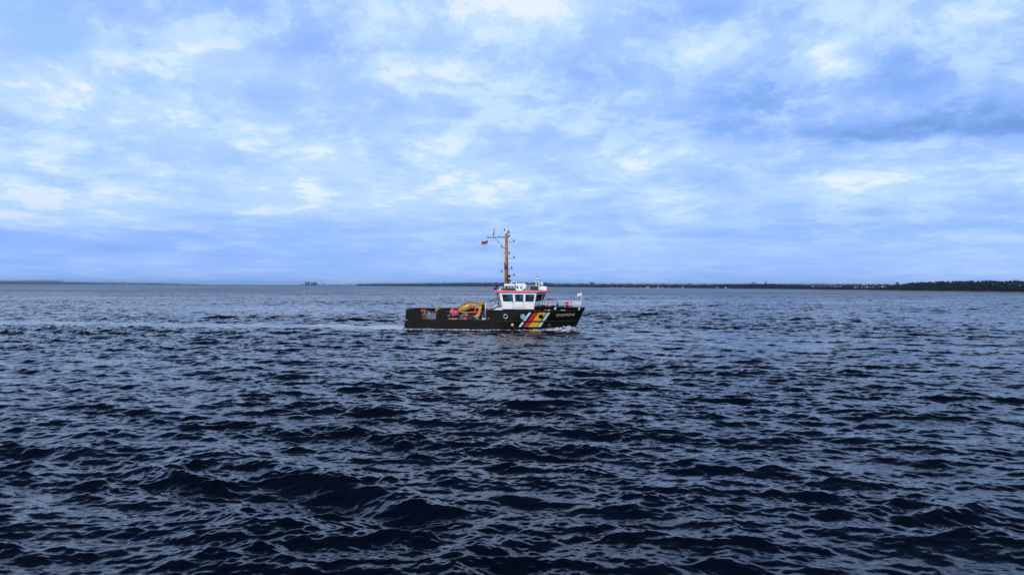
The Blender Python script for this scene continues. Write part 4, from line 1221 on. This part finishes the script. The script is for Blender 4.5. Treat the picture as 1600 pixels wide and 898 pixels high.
def house_mesh(w, dp, h, rh):
    b = MB(); b.box(-w / 2, w / 2, -dp / 2, dp / 2, 0, h)
    b.poly([(-w / 2, -dp / 2, h), (-w / 2, dp / 2, h), (-w / 2, 0, h + rh)], [(0, 2, 1)]); b.poly([(w / 2, -dp / 2, h), (w / 2, dp / 2, h), (w / 2, 0, h + rh)], [(0, 1, 2)])
    for k in range(3):
        x = -w / 2 + w * (k + .5) / 3; b.box(x - .6, x + .6, -dp / 2 - .03, -dp / 2 + .01, 1.0, 2.4, 1)
    r = MB(); e = .5
    for s_ in (-1, 1):
        r.poly([(-w / 2 - e, s_ * (dp / 2 + e), h - e * rh / (dp / 2)), (w / 2 + e, s_ * (dp / 2 + e), h - e * rh / (dp / 2)), (w / 2 + e, 0, h + rh + .05), (-w / 2 - e, 0, h + rh + .05)], [(0, 1, 2, 3) if s_ < 0 else (3, 2, 1, 0)])
        r.poly([(-w / 2 - e, s_ * (dp / 2 + e), h - e * rh / (dp / 2) - .25), (w / 2 + e, s_ * (dp / 2 + e), h - e * rh / (dp / 2) - .25), (w / 2 + e, 0, h + rh - .2), (-w / 2 - e, 0, h + rh - .2)], [(3, 2, 1, 0) if s_ < 0 else (0, 1, 2, 3)])
    return b, r
PROTO = {}
def house(px, d, z, kind, sc, rot, label, group):
    wall_m, roof_m = {'w': ('wall_w', 'slate'), 'r': ('wall_w', 'tile'), 'b': ('wall_r', 'tile')}[kind]
    x, y = gxy(px, d)
    o = bpy.data.objects.new('house', None); COL.objects.link(o)
    if kind not in PROTO:
        b, r = house_mesh(13, 9, 4.2, 3.6)
        PROTO[kind] = (b.build('wall', [M[wall_m], M['black']], o), r.build('roof', M[roof_m], o))
    else:
        for q in PROTO[kind]:
            c = q.copy(); COL.objects.link(c); c.parent = o
    o.location = (x, y, z - .4); o.rotation_euler = (0, 0, rot); o.scale = (sc, sc, sc)
    tag(o, label, 'house', group)
rnd = random.Random(21)
ORD = ('first second third fourth fifth sixth seventh eighth ninth tenth eleventh twelfth thirteenth fourteenth '
       'fifteenth sixteenth seventeenth eighteenth').split()
for i in range(15):
    px = -4 + i * 4.6 + rnd.uniform(-1.5, 1.5); row = rnd.choice((0, 1, 2)); d = 9720 + row * 110
    house(px, d, interp([(0, 4), (1, 11), (2, 18)], row), rnd.choice('rrbw'), rnd.uniform(1.5, 2.2), rnd.uniform(-.6, .6),
          '%s house from the left in the village at the far left edge' % ORD[i], 'houses of the far left village')
for i in range(18):
    px = 151 + i * 4.7 + rnd.uniform(-1.5, 1.5); d = 9680 + rnd.choice((0, 60, 110))
    house(px, d, 4.5 + (d - 9680) * .05, rnd.choice('wrrw'), rnd.uniform(1.5, 2.3), rnd.uniform(-.6, .6),
          '%s house from the left in the pale settlement beyond the left tree belt' % ORD[i], 'houses of the hazy left settlement')
for i, px in enumerate((948, 957, 966, 974, 985, 993, 1001, 1021, 1029, 1036, 1047, 1058, 1068, 1122, 1136)):
    d = d_near(px) - 0 + 11
    house(px + rnd.uniform(-1.5, 1.5), d_near(px) + 24 + rnd.uniform(0, 30), 1.2, rnd.choice('wwr'), rnd.uniform(.7, 1.0), rnd.uniform(-.5, .5),
          '%s pale house going right from the vessel along the dark wooded shore' % ORD[i], 'houses on the shore right of the vessel')
house(1012.5, d_near(1012) + 16, 1.0, 'w', 1.15, .1, 'brightest white house at the water edge right of the vessel', None)
for i in range(9):
    px = 1256 + i * 7.2
    house(px, d_near(px) + 62, 1.5 + .6 * i % 2 + 5.5, 'w', .62, rnd.uniform(-.2, .2), '%s house from the left in the long even row on the right shore' % ORD[i], 'row of houses on the right shore')
for i, px in enumerate((1338, 1349, 1357, 1366, 1374)):
    house(px, d_near(px) + 50, 6.0, rnd.choice('wr'), .6, rnd.uniform(-.3, .3), '%s half hidden house in the wood right of the long even row' % ORD[i], 'houses beyond the long row')
house(1381.5, d_near(1381) + 40, 7.2, 'w', .62, .2, 'small white house just left of the single round bare tree', None)

# channel marker on the horizon
x, y = gxy(418.5, 3600)
bu = bpy.data.objects.new('channel_marker', None); COL.objects.link(bu); bu.location = (x, y, 0); tag(bu, 'small dark channel marker on the horizon far left of the vessel', 'buoy')
MB().tube((0, 0, -1), (0, 0, 1.6), 2.2, 2.0, 16).build('float', M['dark'], bu)
tw = MB()
for a in range(4): tw.tube((1.4 * math.cos(a * 1.57), 1.4 * math.sin(a * 1.57), 1.6), (.5 * math.cos(a * 1.57), .5 * math.sin(a * 1.57), 6.2), .15)
tw.build('tower', M['dark'], bu); MB().tube((0, 0, 6.2), (0, 0, 8.0), .9, .1, 12).build('top_mark', M['dark'], bu)

# ------------------------------------------------------------------ haze
def build_haze():
    bm = bmesh.new()
    x0, x1, y0, y1, z0, z1 = -15000, 15000, -3000, 14500, -1.6, 75.0
    v_ = [bm.verts.new(p) for p in ((x0, y0, z0), (x1, y0, z0), (x1, y1, z0), (x0, y1, z0), (x0, y0, z1), (x1, y0, z1), (x1, y1, z1), (x0, y1, z1))]
    for f in ((0, 3, 2, 1), (4, 5, 6, 7), (0, 1, 5, 4), (1, 2, 6, 5), (2, 3, 7, 6), (3, 0, 4, 7)):
        bm.faces.new([v_[i] for i in f])
    me = bpy.data.meshes.new('haze'); bm.to_mesh(me); bm.free()
    o = bpy.data.objects.new('haze', me); COL.objects.link(o)
    o['kind'] = 'stuff'; o['label'] = 'thin pale blue sea haze over the far shores'; o['category'] = 'haze'
    m = bpy.data.materials.new('haze_air'); m.use_nodes = True
    nt = m.node_tree
    nt.nodes.remove(nt.nodes['Principled BSDF'])
    vp = N(nt, 'ShaderNodeVolumePrincipled')
    vp.inputs['Color'].default_value = (0.36, 0.68, 1.0, 1)
    vp.inputs['Density'].default_value = 5e-5
    vp.inputs['Anisotropy'].default_value = 0.2
    nt.links.new(vp.outputs[0], nt.nodes['Material Output'].inputs['Volume'])
    me.materials.append(m)
build_haze()
